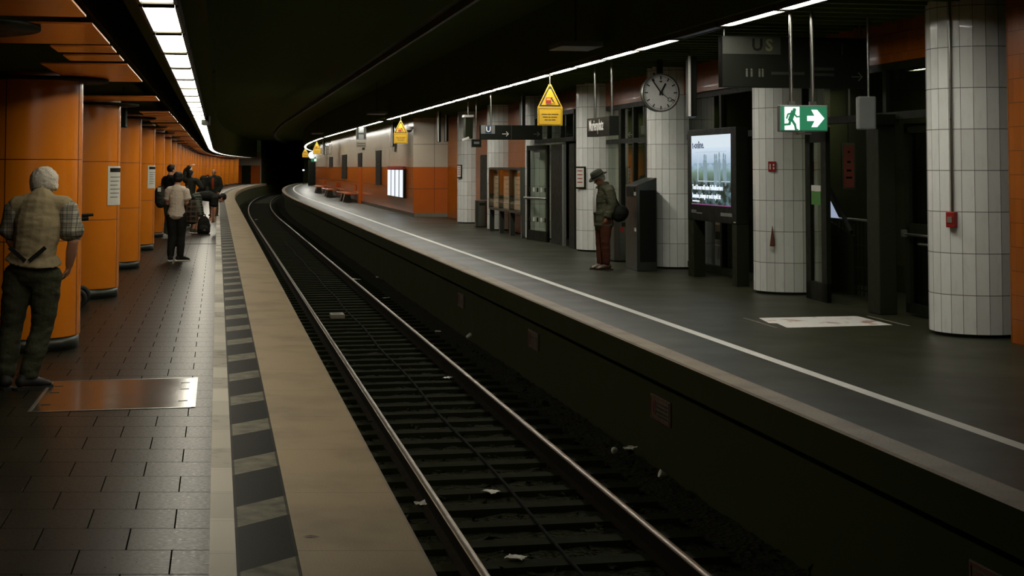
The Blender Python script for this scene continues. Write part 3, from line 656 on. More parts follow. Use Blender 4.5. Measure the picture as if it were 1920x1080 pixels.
for k, (tt, Yc) in enumerate([(6.5, 18.6), (6.5, 23.6), (6.5, 28.6), (6.5, 33.8)]):
    lab = ['added fill lamp above the entrance doors', 'added fill lamp behind the advert display', 'added fill lamp behind the clock and bin', 'added fill lamp above the far doorway'][k]
    if hl is None: hl = lamp_proto('hall_fill_lamp', P(tt, Yc, 3.0), head(Yc), .1, lab, 'added fill lamps in the hall', 'lamphall'); MB().cyl((0, 0, .06), (0, 0, .5), .012).build('hanger', M['housing'], hl)
    else: dup(hl, P(tt, Yc, 3.0), head(Yc), lab)
# bay 2: glazing behind the advert
wnd('window_2', 'tall dark glazing behind the advert display', 5.55, 21.5, 25.7, .05, 2.98, (22.4, 23.9), (2.25,), 'glassdark')
# bay 3
wnd('window_3', 'tall dark glazing reflecting orange columns near the bin', 5.5, 26.7, 29.7, .05, 2.98, (27.9, 28.75), (2.25,), 'glass')
wnd('window_4', 'pale frosted glazing panel beside the station name sign', 5.5, 29.7, 30.9, .05, 2.98, (), (2.25,), 'glass')
wbox('wall_panel_pale', 5.62, 29.75, 30.6, .1, 2.9, M['wall_cream'], .04)
# bay 4: dark doorway
wnd('window_5', 'dark glazing above the far doorway', 5.12, 31.9, 35.9, 2.3, 2.98, (33.2, 34.5), (), 'glass')
t = thing('door_post', 'dark post at the far doorway beside the hat man column', 'post', P(5.1, 32.0, 0), head(32)); MB().box((0, 0, 1.12), (.12, .5, 2.24)).build('post', M['frame'], t)
t = thing('door_post', 'pale steel post inside the far doorway', 'post', P(5.12, 33.05, 0), head(33)); MB().box((0, 0, 1.12), (.06, .12, 2.24)).build('post', M['signgrey'], t)
wbox('door_3', 5.14, 33.2, 34.3, 0, 2.25, M['frame'], .06, 'dark door standing open in the far doorway')
# bays 5, 6: orange tiled walls
struct('wall_right_tiled', MB().strip([(RT, 2.98), (RT, 0)][::-1], Ys(36.2, 46.6), uvmode='w'), M['orange_tile'], 'orange tiled wall between the far white columns')
wbox('door_4', RT-.02, 43.6, 45.2, 0, 2.1, M['signdark'], .06, 'dark door in the orange tiled wall')
wbox('gap_slab', RT-.02, 47.2, 48.6, 0, 2.1, M['black'], .08, 'black slab in the dark gap beside the farthest white column')  # flat black slab stands in for the dark gap
struct('wall_right_link', MB().strip([(RT+.05, 3.5), (RT+.05, 0)][::-1], Ys(46.6, 53), uvmode='w'), M['orange_tile'])

# ------------------------------------------------------------------ orange and cream block
BY = 52.2; m = MB(); ys = Ys(BY, 133)
for (z0, z1, mi, t) in ((1.74, 3.5, 0, 4.3), (.13, 1.74, 1, 4.3), (0, .13, 2, 4.33)):
    m.strip([(t, z1), (t, z0)][::-1], ys, mi, 'w')
    a, b = P(t, BY, 0), P(5.8, BY, 0); m.add([(a.x, BY, z0), (b.x, BY, z0), (b.x, BY, z1), (a.x, BY, z1)], [(0, 1, 2, 3)], [[(0.72, z0), (2.22, z0), (2.22, z1), (.72, z1)]], mi)
for z in (2.53, .98):
    m.strip([(4.296, z+.006), (4.296, z-.006)][::-1], ys, 3, 'w'); m.box(P(5.05, BY-.002, z), (1.5, .004, .012), mi=3)
struct('wall_block', m, [M['wall_cream'], M['wall_orange'], M['plinth'], M['signblack']], 'cream and orange clad wall along the far right platform')
wbox('trim_11', 4.25, 71.2, 72.0, 0, 1.74, M['wall_orange'], .12, 'orange pilaster on the far wall')
for k, (ya, yb, z0, z1) in enumerate([(62.3, 64.2, .98, 2.43), (70.6, 72.3, 1.75, 2.4), (79, 82, 1.1, 2.4), (90, 93, 1.75, 2.35)]): wbox('window_%d' % (6+k), 4.28, ya, yb, z0, z1, M['signdark'], .06, 'narrow dark panel in the far cream wall')
t = thing('lit_timetable', 'brightly lit white timetable case on the far orange wall', 'timetable', P(4.25, 56.8, 1.13), head(57))
MB().box((0, 0, 0), (.08, 5.2, 1.06)).build('case', M['frame'], t); MB().box((-.02, 0, .58), (.1, 5.2, .1)).build('header', M['red'], t); 
for i in range(4): MB().box((-.045, 1.95-1.3*i, 0), (.02, .95, 1.0)).build('sheet', M['lit'], t)
bp = None
for k, (x, y) in enumerate([(655, 377), (628, 369), (606, 363)]):
    Y = [75.5, 88., 101.][k]; lab = ['nearest orange bench along the far wall', 'middle orange bench along the far wall', 'farthest orange bench along the far wall'][k]; loc = P(3.95, Y)
    if bp is None:
        bp = thing('wall_bench', lab, 'bench', loc, head(Y), 'benches along the far wall'); MB().box((0, 0, .43), (.5, 6.0, .06)).build('seat', M['wall_orange'], bp, bevel=.015)
        MB().prism([(-.22, 0), (.22, 0), (.12, .4), (-.12, .4)], -1.0, -.4, 'y').build('pedestal', M['darksteel'], bp); MB().prism([(-.22, 0), (.22, 0), (.12, .4), (-.12, .4)], .6, 1.2, 'y').build('pedestal', M['darksteel'], bp)
        MB().box((.2, 0, .7), (.05, 6.0, .3)).build('backrest', M['wall_orange'], bp)
    else: dup(bp, loc, head(Y), lab)
t = thing('dome_camera', 'small dome camera high on the corner of the cream wall', 'camera', at(768, 243, 52.05), 0); MB().ball((0, 0, 0), (.1, .1, .1)).build('dome', M['black'], t); MB().lathe([(.0, .11), (.14, .11), (.14, .02), (.1, -.02)], seg=20).build('collar', M['white'], t); MB().box((0, .08, .05), (.1, .16, .1)).build('bracket', M['white'], t)
# ------------------------------------------------------------------ hanging signs and fittings over the right platform
def warn_sign(loc, rz, ztop, label):
    t = thing('warning_sign', label, 'warning sign', loc, rz, 'yellow warning signs'); W, HT, HR = .46, .42, .32
    # base of the plate is at z = 0
    def rtri(w_, h_, z0, y0, y1, mat, name, par, hole=None):
        m = MB(); m.prism([(-w_/2, z0), (w_/2, z0), (.018, z0+h_), (-.018, z0+h_)], y0, y1, 'y'); return m.build(name, mat, par)
    m = MB(); m.prism([(-W/2, 0), (W/2, 0), (W/2, HR+.005), (.02, HR+HT), (-.02, HR+HT), (-W/2, HR+.005)], 0, .02, 'y'); m.build('plate', M['yellow'], t, bevel=.004)
    rtri(W*.87, HT*.86, HR+.022, -.004, 0, M['signblack'], 'triangle_border', t); tri = rtri(W*.70, HT*.68, HR+.045, -.008, -.003, M['yellow'], 'triangle_field', t)
    m = MB(); b = .007
    for c, d in (((0, -.002, .018), (W-.05, .004, b)), ((0, -.002, HR-.018), (W-.05, .004, b)), ((-W/2+.025, -.002, HR/2), (b, .004, HR-.03)), ((W/2-.025, -.002, HR/2), (b, .004, HR-.03))): m.box(c, d)
    m.build('text_border', M['signblack'], t)
    m = MB()
    for q, (z, ws) in enumerate(((.2, (.1, .06, .13)), (.15, (.09, .04, .11)), (.1, (.06, .05, .07)))):
        x = -(sum(ws)+.02)/2
        for w_ in ws: m.box((x+w_/2, -.002, z), (w_, .004, .014)); x += w_+.01
    m.build('text_lines', M['signblack'], t)
    m = MB(); z = HR+.055; m.box((-.03, -.010, z+.07), (.1, .005, .11), mi=0); m.box((-.03, -.013, z+.095), (.075, .004, .03), mi=1); m.box((-.03, -.013, z+.004), (.09, .004, .008), mi=2)
    m.box((.045, -.010, z+.08), (.02, .004, .06), Matrix.Rotation(-.6, 3, 'Y'), 2); m.box((.065, -.010, z+.045), (.05, .004, .012), Matrix.Rotation(.5, 3, 'Y'), 2); m.ball((.03, -.010, z+.118), (.014, .004, .014), 10, 6, mi=2); m.box((.055, -.010, z+.012), (.08, .004, .008), mi=2)
    m.build('pictogram', [M['red'], M['yellow'], M['signblack']], tri)
    MB().cyl((0, .012, HR+HT-.03), (0, .012, ztop), .016).build('pole', M['steel'], t); return t
ws = None
for k, (Y, t_, zb, lab) in enumerate([(26.7, 3.4, 2.48, 'nearest yellow triangular warning sign hanging from the right light strip'), (48.5, 3.4, 2.50, 'second yellow triangular warning sign, hanging before the cream wall'), (91.5, 3.4, 2.52, 'third yellow triangular warning sign, small and far along the strip'), (119, 3.4, 2.5, 'farthest tiny yellow warning sign where the strip curls away')]):
    if ws is None: ws = warn_sign(P(t_, Y, zb), head(Y), 3.42-zb, lab)
    else: dup(ws, P(t_, Y, zb), head(Y), lab)
dup(ws, at(1591, 232, 25.2), head(25), 'dim yellow warning sign seen through the glass beside the exit sign'); dup(ws, at(1711, 210, 23.3), head(23), 'dim yellow warning sign seen through the glass above the closed door'); dup(ws, at(1073, 262, 50), head(50), 'small dim yellow warning sign seen above the far doorway')

def hang(name, label, cat, px, Y, py_bot, dz=0, group=None, rot=None):
    p = at(px, py_bot, Y); return thing(name, label, cat, p, head(Y) if rot is None else rot, group)
k_ = lambda Y: Y/F      # metres per pixel at depth Y
# big direction board
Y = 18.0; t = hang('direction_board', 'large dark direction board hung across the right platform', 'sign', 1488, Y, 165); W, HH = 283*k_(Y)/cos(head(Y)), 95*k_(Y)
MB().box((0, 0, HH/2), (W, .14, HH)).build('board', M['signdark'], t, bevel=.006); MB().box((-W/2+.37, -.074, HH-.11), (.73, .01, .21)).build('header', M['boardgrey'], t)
lettering('lettering', 'U', .2, M['frame'], t, (-W/2+.44, -.082, HH-.11), bold=.006); lettering('lettering', 'S', .2, solid('sign_olive', rgb(88, 92, 60), .5), t, (-W/2+.59, -.082, HH-.11), bold=.006); lettering('lettering', '1', .22, M['boardgrey'], t, (W/2-.33, -.076, HH-.14)); 
def arrow(mat, par, x, z, L, th=.012, y=-.076):
    m = MB(); m.box((x, y, z), (L, .006, th)); 
    for s_ in (-1, 1): m.box((x+L/2-.2*L, y, z+s_*.17*L), (.52*L, .006, th), Matrix.Rotation(s_*.78, 3, 'Y'))
    return m.build('arrow', mat, par)
arrow(solid('dim_arrow', rgb(84, 86, 72), .6), t, W/2-.14, .14, .14)
m = MB()
for x in (-.62, -.56, -.46, -.42): m.box((x, -.076, .16), (.022, .006, .07)); m.ball((x, -.076, .21), (.014, .004, .014), 10, 6)
m.build('pictogram', solid('dim_pictogram', rgb(80, 82, 70), .6), t); m = MB()
for x, z, L_ in ((-.1, .17, .42), (.34, .23, .3), (.34, .16, .3)): m.box((x, -.076, z), (L_, .006, .035))
m.build('text_lines', solid('faint_text', rgb(32, 34, 26), .6), t); m = MB()
for x in (-W/2+.05, W/2-.06): m.cyl((x, 0, HH), (x, 0, 3.5-t.location.z), .018)
m.build('hanger', M['steel'], t)
# exit sign
Y = 16.0; t = hang('exit_sign', 'lit green exit sign with running figure and arrow, hung on two poles', 'exit sign', 1507, Y, 247, rot=head(Y)-.10); W, HH = .53, .285
MB().box((0, .045, HH/2), (W, .09, HH)).build('case', M['signgrey'], t, bevel=.006); f = MB().box((0, -.004, HH/2), (W-.03, .012, HH-.03)).build('green_face', M['green'], t)
MB().box((-W/2+.135, -.0115, HH/2), (.165, .004, HH-.035)).build('white_field', M['exitwhite'], f)
m = MB(); ox = -W/2+.135; R = lambda a: Matrix.Rotation(a, 3, 'Y')
m.ball((ox+.025, -.016, HH*.82), (.019, .004, .019), 14, 8)
for (x0, z0), (x1, z1), w_ in (((.012, .74), (-.02, .44), .05), ((.01, .70), (-.045, .66), .016), ((-.045, .66), (-.06, .50), .015), ((.02, .68), (.05, .56), .016), ((.05, .56), (.085, .57), .015), ((-.02, .45), (-.03, .28), .026), ((-.03, .28), (-.095, .26), .022), ((-.005, .45), (.03, .26), .026), ((.03, .26), (.04, .08), .022), ((.04, .08), (.06, .07), .018)):
    a, b = Vector((ox+x0, 0, z0*HH)), Vector((ox+x1, 0, z1*HH)); d = b-a; c = (a+b)/2; m.box((c.x, -.016, c.z), (d.length+w_*.5, .004, w_), R(-math.atan2(d.z, d.x)))
m.build('running_figure', M['green'], f)
MB().prism([(.035, HH*.4), (.115, HH*.4), (.08, HH*.17), (.145, HH*.17), (.225, HH*.5), (.145, HH*.83), (.08, HH*.83), (.115, HH*.6), (.035, HH*.6)], -.014, -.010, 'y').build('arrow', M['exitwhite'], f)
m = MB()
for x in (-.12, .115): m.cyl((x, .05, HH), (x, .05, 3.5-t.location.z), .02); m.box((x, .05, HH+.02), (.07, .06, .04))
m.build('hanger', M['steel'], t)
m = MB(); m.box((0, .0, -.02), (.14, .1, .02)); m.build('lower_clip', M['steel'], t)
# grey box right of it
t = hang('hanging_loudspeaker', 'pale grey metal box hung on a pole beside the closed door', 'loudspeaker', 1626, 17.0, 243, rot=head(17)-.25)
MB().box((0, .06, .19), (.21, .14, .38)).build('case', M['signgrey'], t, bevel=.02); MB().cyl((.03, .06, .38), (.03, .06, 3.5-t.location.z), .014).build('hanger', M['steel'], t)
# clock
Y = 24.0; p = at(1239, 174, Y); t = thing('station_clock', 'round white station clock with black hands, hung from the ceiling', 'clock', p, head(Y)-.05); r = 34*k_(Y)
def ydisc(r_, y0, y1, seg=56): 
    m = MB(); m.cyl((0, y0, 0), (0, y1, 0), r_, seg=seg); return m
m = ydisc(r*1.04, .0, .16); m.build('case', M['black'], t)
m = MB(); n = 56; vs = []
for i in range(n):
    a = 2*pi*i/n
    for rr, y in ((r*1.06, .03), (r*1.06, -.025), (r*.98, -.025), (r*.98, .0)): vs.append((rr*cos(a), y, rr*sin(a)))
m.add(vs, [(i*4+j, i*4+j+1, ((i+1) % n)*4+j+1, ((i+1) % n)*4+j) for i in range(n) for j in range(3)], smooth=False); m.build('rim', M['steel'], t)
ydisc(r*.985, -.006, 0).build('face', M['clockface'], t); m = MB()
for i in range(60):
    a = 2*pi*i/60; big = i % 5 == 0; L_ = r*(.2 if big else .07); w_ = r*(.065 if big else .025); R_ = Matrix.Rotation(a, 3, 'Y'); m.box(R_ @ Vector((0, -.008, r*.93-L_/2)), (w_, .004, L_), R_)
m.build('hour_marks', M['signblack'], t)
def hand_(ang, L_, tail, w_, y, mat, name):
    R_ = Matrix.Rotation(ang, 3, 'Y'); MB().box(R_ @ Vector((0, y, (L_-tail)/2)), (w_, .004, L_+tail), R_).build(name, mat, t)
hand_(radians(28), r*.58, r*.16, r*.10, -.014, M['signblack'], 'hour_hand'); hand_(radians(-35), r*.9, r*.18, r*.075, -.02, M['signblack'], 'minute_hand')
R_ = Matrix.Rotation(radians(128), 3, 'Y'); m = MB(); m.box(R_ @ Vector((0, -.026, r*.24)), (r*.035, .004, r*.62), R_); m.box(R_ @ Vector((0, -.026, r*.78)), (r*.03, .004, r*.2), R_)
for i in range(20):
    a, b = 2*pi*i/20, 2*pi*(i+1)/20; q = [R_ @ Vector((rr*cos(c), y, r*.62+rr*sin(c))) for c in (a, b) for rr in (r*.09, r*.125) for y in (-.028, -.024)]; m.add(q, [(0, 2, 6, 4), (1, 5, 7, 3), (2, 3, 7, 6), (0, 4, 5, 1)])
m.build('second_hand', M['darksteel'], t); m = ydisc(r*.09, -.03, -.006, 20); m.build('hub', M['signblack'], t); MB().box((0, -.008, r*.62), (r*.14, .003, r*.09)).build('emblem', M['darksteel'], t)
m = MB(); m.box((0, .08, (3.5-p.z+r)/2), (.09, .09, 3.5-p.z-r)); m.cyl((-.1, .06, r*.98), (-.1, .06, r*1.12), .02); m.build('hanger', M['black'], t)
# thin train displays seen edge-on
dp = None
for k, (x, y0, y1, Y, lab) in enumerate([(1299, 105, 218, 21.5, 'thin hanging train display seen edge-on beside the clock'), (981, 180, 255, 35., 'thin hanging train display seen edge-on before the direction sign'), (824, 205, 266, 46., 'left of two thin displays hung before the cream wall corner'), (838, 205, 265, 49, 'right of two thin displays hung before the cream wall corner'), (737, 215, 275, 57., 'thin dark display hung beside the second warning sign'), (607, 255, 290, 100., 'thin dark display far along the cream wall')]):
    p = at(x, y1, Y); HH = (y1-y0)*k_(Y); rz = -atan((x-960)/F)+.045
    if dp is None:
        dp = thing('train_display', lab, 'display', p, rz, 'thin hanging displays'); MB().box((.0, .45, HH/2), (.12, .9, HH)).build('case', M['signdark'], dp, bevel=.008); MB().box((-.045, -.02, HH/2), (.035, .03, HH)).build('edge_trim', M['white'], dp); MB().cyl((0, .4, HH), (0, .4, HH+.25), .02).build('hanger', M['steel'], dp); hh0 = HH
    else: o = dup(dp, p, rz, lab); o.scale = (.8, 1, HH/hh0)
# station name sign
Y0 = 25.6; t = thing('station_name_sign', 'dark station name sign hung along the platform near the hat man', 'sign', P(3.9, 25.0, 2.255), head(25)); L = 1.5; HH = .315
MB().box((0, 0, HH/2), (.16, L, HH)).build('board', M['signdark'], t, bevel=.004); lettering('lettering', 'Marienplatz', .26, M['pale'], t, (-.083, .12, HH*.56), rot=(pi/2, 0, -pi/2), sx=.80, bold=.003)
m = MB()
for y in (.48, -.62): m.cyl((0, y, HH), (0, y, 3.5-2.255), .02)
m.build('hanger', M['steel'], t)
# U direction sign
Y = 34.0; t = hang('direction_sign', 'black direction sign with a letter U and two arrows over the far platform', 'sign', 958, Y, 262); W, HH = 117*k_(Y)/cos(head(Y)), 27*k_(Y)
for s_, nm in ((-1, 'left_panel'), (1, 'right_panel')): MB().box((s_*W/4, 0, HH/2), (W/2-.015, .12, HH)).build('panel', M['signdark'], t, bevel=.004)
MB().box((-W/2+.18, -.064, HH-.1), (.32, .01, .19)).build('header', M['signgrey'], t); MB().box((-W/2+.19, -.071, HH-.1), (.14, .006, .17)).build('blue_square', M['blue'], t); lettering('lettering', 'U', .17, M['pale'], t, (-W/2+.19, -.078, HH-.1), bold=.003)
arrow(M['pale'], t, -.14, .13, .15, .014, -.066); arrow(M['signgrey'], t, W/2-.14, .13, .14, .012, -.066); MB().cyl((-.46, 0, HH), (-.46, 0, 3.5-t.location.z), .022).build('hanger', M['steel'], t)
t = hang('side_sign', 'small dark sign hung just left of the direction sign', 'sign', 893, 38, 276); MB().box((0, 0, .1), (.24, .1, .2)).build('board', M['signdark'], t); MB().box((0, -.052, .11), (.14, .005, .06)).build('text_lines', M['signgrey'], t); MB().cyl((0, 0, .2), (0, 0, 3.5-t.location.z), .012).build('hanger', M['steel'], t)
t = hang('camera_monitor', 'angled monitor box with bright caps hung before the farthest white column', 'monitor', 878, 39.5, 262); MB().box((0, 0, .32), (.2, .3, .56), Matrix.Rotation(.12, 3, 'X')).build('case', M['black'], t); MB().box((-.02, -.06, .62), (.26, .3, .06)).build('hood', M['white'], t); MB().box((-.1, -.1, .02), (.2, .16, .05), Matrix.Rotation(-.4, 3, 'Y')).build('lower_cap', M['white'], t); MB().cyl((0, 0, .6), (0, 0, 3.5-t.location.z), .02).build('hanger', M['steel'], t)
# H stop sign
Y = 61.9; t = hang('stop_sign', 'grey stop sign with a black letter H under the light strip', 'sign', 677, Y, 277); kk = k_(Y)
MB().box((0, 0, 26*kk), (19*kk, .06, 24*kk)).build('plate', M['signgrey'], t); lettering('lettering', 'H', .62, M['signblack'], t, (0, -.034, 25.5*kk), bold=.012); MB().box((0, 0, 6.5*kk), (19*kk, .06, 11*kk)).build('lower_plate', M['plinth'], t); m = MB()
for q in (3.5, 8): m.box((0, -.033, q*kk), (15*kk, .006, 1.2*kk))
m.build('text_lines', M['signblack'], t); MB().cyl((0, 0, 38*kk), (0, 0, 3.42-t.location.z), .02).build('hanger', M['steel'], t); MB().box((.1, 0, -.04), (.1, .08, .1)).build('bracket', M['black'], t)
# far end of the right platform
t = thing('far_clock', 'bright clock face far off where the right strip curls away', 'clock', at(585, 291, 125), head(125)); m = MB(); m.cyl((0, 0, 0), (0, .12, 0), .3, seg=28); m.build('face', emit('far_clock_glow', (1, 1, .95, 1), 1.2), t); MB().cyl((0, .12, 0), (0, .2, 0), .32, seg=28).build('case', M['black'], t); MB().cyl((0, .1, .3), (0, .1, 3.5-t.location.z), .03).build('hanger', M['black'], t)
t = thing('far_exit_sign', 'tiny green lit exit sign at the far end of the right platform', 'exit sign', at(589, 300, 122), head(122)); MB().box((0, 0, 0), (.5, .1, .26)).build('case', M['green'], t); MB().box((.1, -.055, 0), (.18, .01, .2)).build('white_field', M['exitwhite'], t); MB().cyl((0, 0, .13), (0, 0, 3.5-t.location.z), .02).build('hanger', M['black'], t)
t = thing('far_lamp', 'tiny white lamp at the dark far end of the right platform', 'lamp', at(569, 319, 150), head(150)); MB().ball((0, 0, 0), (.12, .12, .09)).build('bulb', M['lit'], t); MB().cyl((0, 0, 0), (0, 0, -1.45), .03).build('stem', M['black'], t)
t = thing('platform_buffer', 'dark cabinet standing at the far end of the right platform', 'cabinet', P(4.6, 141, 0), head(141)); MB().box((0, 0, 1.2), (2.2, 1.2, 2.4)).build('body', M['black'], t); MB().box((-.5, -.61, 1.1), (.9, .02, 2.0)).build('door', M['signdark'], t)

# ------------------------------------------------------------------ floor standing things on the right platform
# advert display: front faces the track (-x)
t = thing('advert_display', 'tall black advert display with a lit screen, standing on two legs', 'advert display', P(5.12, 22.95, 0), head(23)); L = 2.3
MB().box((0, 0, 1.615), (.19, L, 1.43)).build('case', M['signdark'], t, bevel=.01); m = MB()
for y in (-L/2+.1, L/2-.16): MB().box((.0, y, .45), (.185, .2 if y < 0 else .3, .9)).build('leg', M['black'], t)
a, b, z0, z1 = -.93, .93, 1.15, 2.23; x = -.099
scr = MB().add([(x, b, z0), (x, a, z0), (x, a, z1), (x, b, z1)], [(0, 1, 2, 3)], [[(0, 0), (1, 0), (1, 1), (0, 1)]]).add([(x+.01, b, z0), (x+.01, a, z0), (x+.01, a, z1), (x+.01, b, z1)], [(3, 2, 1, 0)]).build('screen', M['screen'], t)
tx = emit('screen_white', (.8, .88, .96, 1), 1.1); sb = emit('screen_navy', (.08, .12, .25, 1), .5); gr = emit('screen_figures', (.26, .38, .44, 1), .75); gw = emit('screen_goal', (.66, .76, .8, 1), .75); pk = emit('screen_magenta', (.5, .12, .4, 1), .4)
lettering('lettering', 't-online.', .16, sb, scr, (x-.003, .88, 2.08), rot=(pi/2, 0, -pi/2), align='LEFT', sx=1.1, bold=.003)
lettering('lettering', 'Toni Kroos will seine Fußballkarriere', .105, tx, scr, (x-.003, .88, 1.42), rot=(pi/2, 0, -pi/2), align='LEFT', sx=.92, bold=.003); lettering('lettering', 'beenden, solange er noch topfit ist', .105, tx, scr, (x-.003, .88, 1.29), rot=(pi/2, 0, -pi/2), align='LEFT', sx=.92, bold=.003)
MB().box((x-.003, .7, 1.205), (.004, .34, .018)).build('text_lines', tx, scr); MB().box((x-.003, 0, 1.158), (.004, 1.84, .016)).build('magenta_line', pk, scr)
m = MB()
for y, zc, hh, ww in ((.28, 1.72, .42, .07), (.2, 1.7, .44, .05), (-.22, 1.68, .5, .07), (-.3, 1.7, .46, .06), (-.42, 1.72, .46, .06), (-.62, 1.74, .4, .06), (-.7, 1.7, .44, .05)):
    m.ball((x-.002, y, zc+hh*.42), (.002, ww*.55, hh*.11), 12, 8); m.ball((x-.002, y, zc+hh*.1), (.002, ww, hh*.27), 12, 8); m.ball((x-.002, y+.02, zc-hh*.3), (.002, ww*.5, hh*.27), 12, 8); m.ball((x-.002, y-.03, zc-hh*.3), (.002, ww*.4, hh*.25), 12, 8)
m.build('figures', gr, scr); m = MB(); 
for c, d in (((.0, 0, 1.97), (.003, 1.5, .012)), ((0, .6, 1.75), (.003, .02, .44)), ((0, .1, 1.52), (.003, 1.0, .014)), ((0, -.7, 1.52), (.003, .4, .014))): m.box(Vector(c)+Vector((x-.002, 0, 0)), d)
m.build('goal_frame', gw, scr)
m = MB(); m.box((-.098, .82, 1.04), (.006, .24, .05)); m.box((-.098, .55, 1.02), (.006, .26, .02)); m.box((-.098, -.72, 1.03), (.006, .5, .05)); m.build('text_lines', M['signgrey'], t); MB().box((-.1, -L/2+.06, .93), (.02, .06, .015)).build('lock', M['white'], t)
# ticket pillar
p = on(1208, 505); t = thing('ticket_pillar', 'dark steel ticket pillar with a slanted top beside the clock column', 'ticket machine', P(4.68, 25.45, 0), head(25.5)-.0)
MB().prism([(-.19, 0), (.16, 0), (.16, 1.56), (-.19, 1.43)], -.36, .36, 'y').build('body', M['darksteel'], t, bevel=.008); m = MB(); m.box((-.195, 0, 1.32), (.012, .5, .16)); m.build('slot_panel', M['black'], t); m = MB()
for z in (1.29, .69): MB().box((-.2, -.28, z), (.02, .06, .06)).build('button', M['white'], t)
MB().box((0, -.363, .75), (.28, .006, 1.2)).build('side_panel', M['signdark'], t)
# stainless bins
def bin_(loc, rz, w_, h_, lab, col=None):
    t = thing('litter_bin', lab, 'litter bin', loc, rz, 'steel litter bins on the right platform'); n = 8; poly = []; d_ = w_*.5; r_ = .1
    for cx_, cy_, a0 in ((w_/2-r_, d_-r_, 0), (-w_/2+r_, d_-r_, 90), (-w_/2+r_, -d_+r_, 180), (w_/2-r_, -d_+r_, 270)):
        for j in range(n+1): a = radians(a0+90*j/n); poly.append((cx_+r_*cos(a), cy_+r_*sin(a)))
    MB().prism(poly, .03, h_).build('body', M['darksteel'], t); MB().prism([(x*1.02, y*1.02) for x, y in poly], h_, h_+.025).build('lid', M['steel'], t); MB().prism([(x*.92, y*.92) for x, y in poly], 0, .03).build('base', M['black'], t); m = MB(); m.box((0, -d_-.004, h_*.88), (w_*.5, .01, .08)); m.build('opening', M['black'], t); return t
t = bin_(P(5.0, 27.7), head(27.7), .5, .78, 'wide steel litter bin behind the man in the hat'); MB().box((-.12, -.256, .6), (.07, .006, .09)).build('sticker', M['red'], t)
bin_(P(5.1, 43.3), head(43), .34, .76, 'small brownish bin between the two farthest white columns')
# showcases
t = thing('glass_showcase', 'row of three glazed showcases with orange-tinted posters on steel legs', 'showcase', P(4.98, 38.7, 0), head(38.7)); L = 4.3
MB().box((.05, 0, 1.165), (.1, L, 1.07)).build('back_board', M['plinth'], t); m = MB()
for z in (.62, 1.7): m.box((-.03, 0, z), (.16, L, .06))
for y in (-L/2, -L/6, L/6, L/2): m.box((-.03, y, 1.16), (.16, .1, 1.1))
m.build('frame', M['darksteel'], t); ps = solid('reflection_pink_poster', rgb(250, 205, 182), .6, 0, .12, 4)
for i in range(3):
    y = L/3*(1-i); q = MB().box((-.006, y-.05, 1.12), (.008, L/3-.3, .92)).build('poster', ps, t); m = MB()
    for r_ in range(6): m.box((-.012, y-.05, 1.42-.125*r_), (.004, (L/3-.5)*(.6+.4*((r_*7+i*3) % 5)/4), .014))
    m.build('text_lines', M['plinth'], q); MB().box((-.012, y-.05, 1.55), (.005, L/3-.3, .1)).build('header', M['wall_orange'], q); MB().box((-.1, y, 1.16), (.006, L/3-.1, 1.0)).build('pane', M['glass'], t)  # poster pink and orange band carry painted reflections of the orange columns
for y in (-L/2, -L/6, L/6, L/2): MB().box((-.03, y, .31), (.12, .1, .62)).build('leg', M['darksteel'], t)
# floor advert
t = thing('floor_advert', 'large pale floor advert stuck on the right platform near the entrance', 'floor advert', P(4.3, 16.9, 0), head(17)-.05); fa = N('floor_advert_print'); uv = fa.coords(); nz = fa.noise(uv, 3, 6); fa.base(fa.mix(fa.ramp(nz, .56, .62), rgb(236, 233, 224), rgb(176, 140, 120))); fa.rough(.4)
MB().prism([(-.6, .5), (-.66, -.05), (-.58, -.1), (-.62, -.55), (.62, -.45), (.6, .55)], .001, .003).build('sheet', fa.m, t)
for s_ in (-1, 1): MB().box((s_*.75, 0, .0015), (.03, 1.1, .003), Matrix.Rotation(.03, 3, 'Z')).build('border_strip', M['plinth'], t)
# ------------------------------------------------------------------ people
def ring(c, d, side, a, b, seg=16):
    d = d.normalized(); s_ = (side-d*side.dot(d)).normalized(); u = d.cross(s_)
    return [c+s_*(a*cos(2*pi*i/seg))+u*(b*sin(2*pi*i/seg)) for i in range(seg)]
def limb(mb, pts, rad, side=Vector((1, 0, 0)), seg=16, mi=0):
    pts = [Vector(p) for p in pts]; rs = []
    for i, p in enumerate(pts):
        d = (pts[min(i+1, len(pts)-1)]-pts[max(i-1, 0)])
        r = rad[i]; a, b = r if isinstance(r, tuple) else (r, r)
        rs.append(ring(p, d, side if abs(d.normalized().dot(side.normalized())) < .95 else Vector((0, 1, .2)), a, b, seg))
    d0 = (pts[0]-pts[1]).normalized(); d1 = (pts[-1]-pts[-2]).normalized()
    def cap(r0, c, d, q): return [[c+(v-c)*f+d*q*g for v in r0] for f, g in ((.8, .5), (.45, .85), (.1, 1.0))]
    def q(r): return (min(r) if isinstance(r, tuple) else r)*.7
    rs = cap(rs[0], pts[0], d0, q(rad[0]))[::-1]+rs+cap(rs[-1], pts[-1], d1, q(rad[-1]))
    return mb.loft(rs, mi=mi)
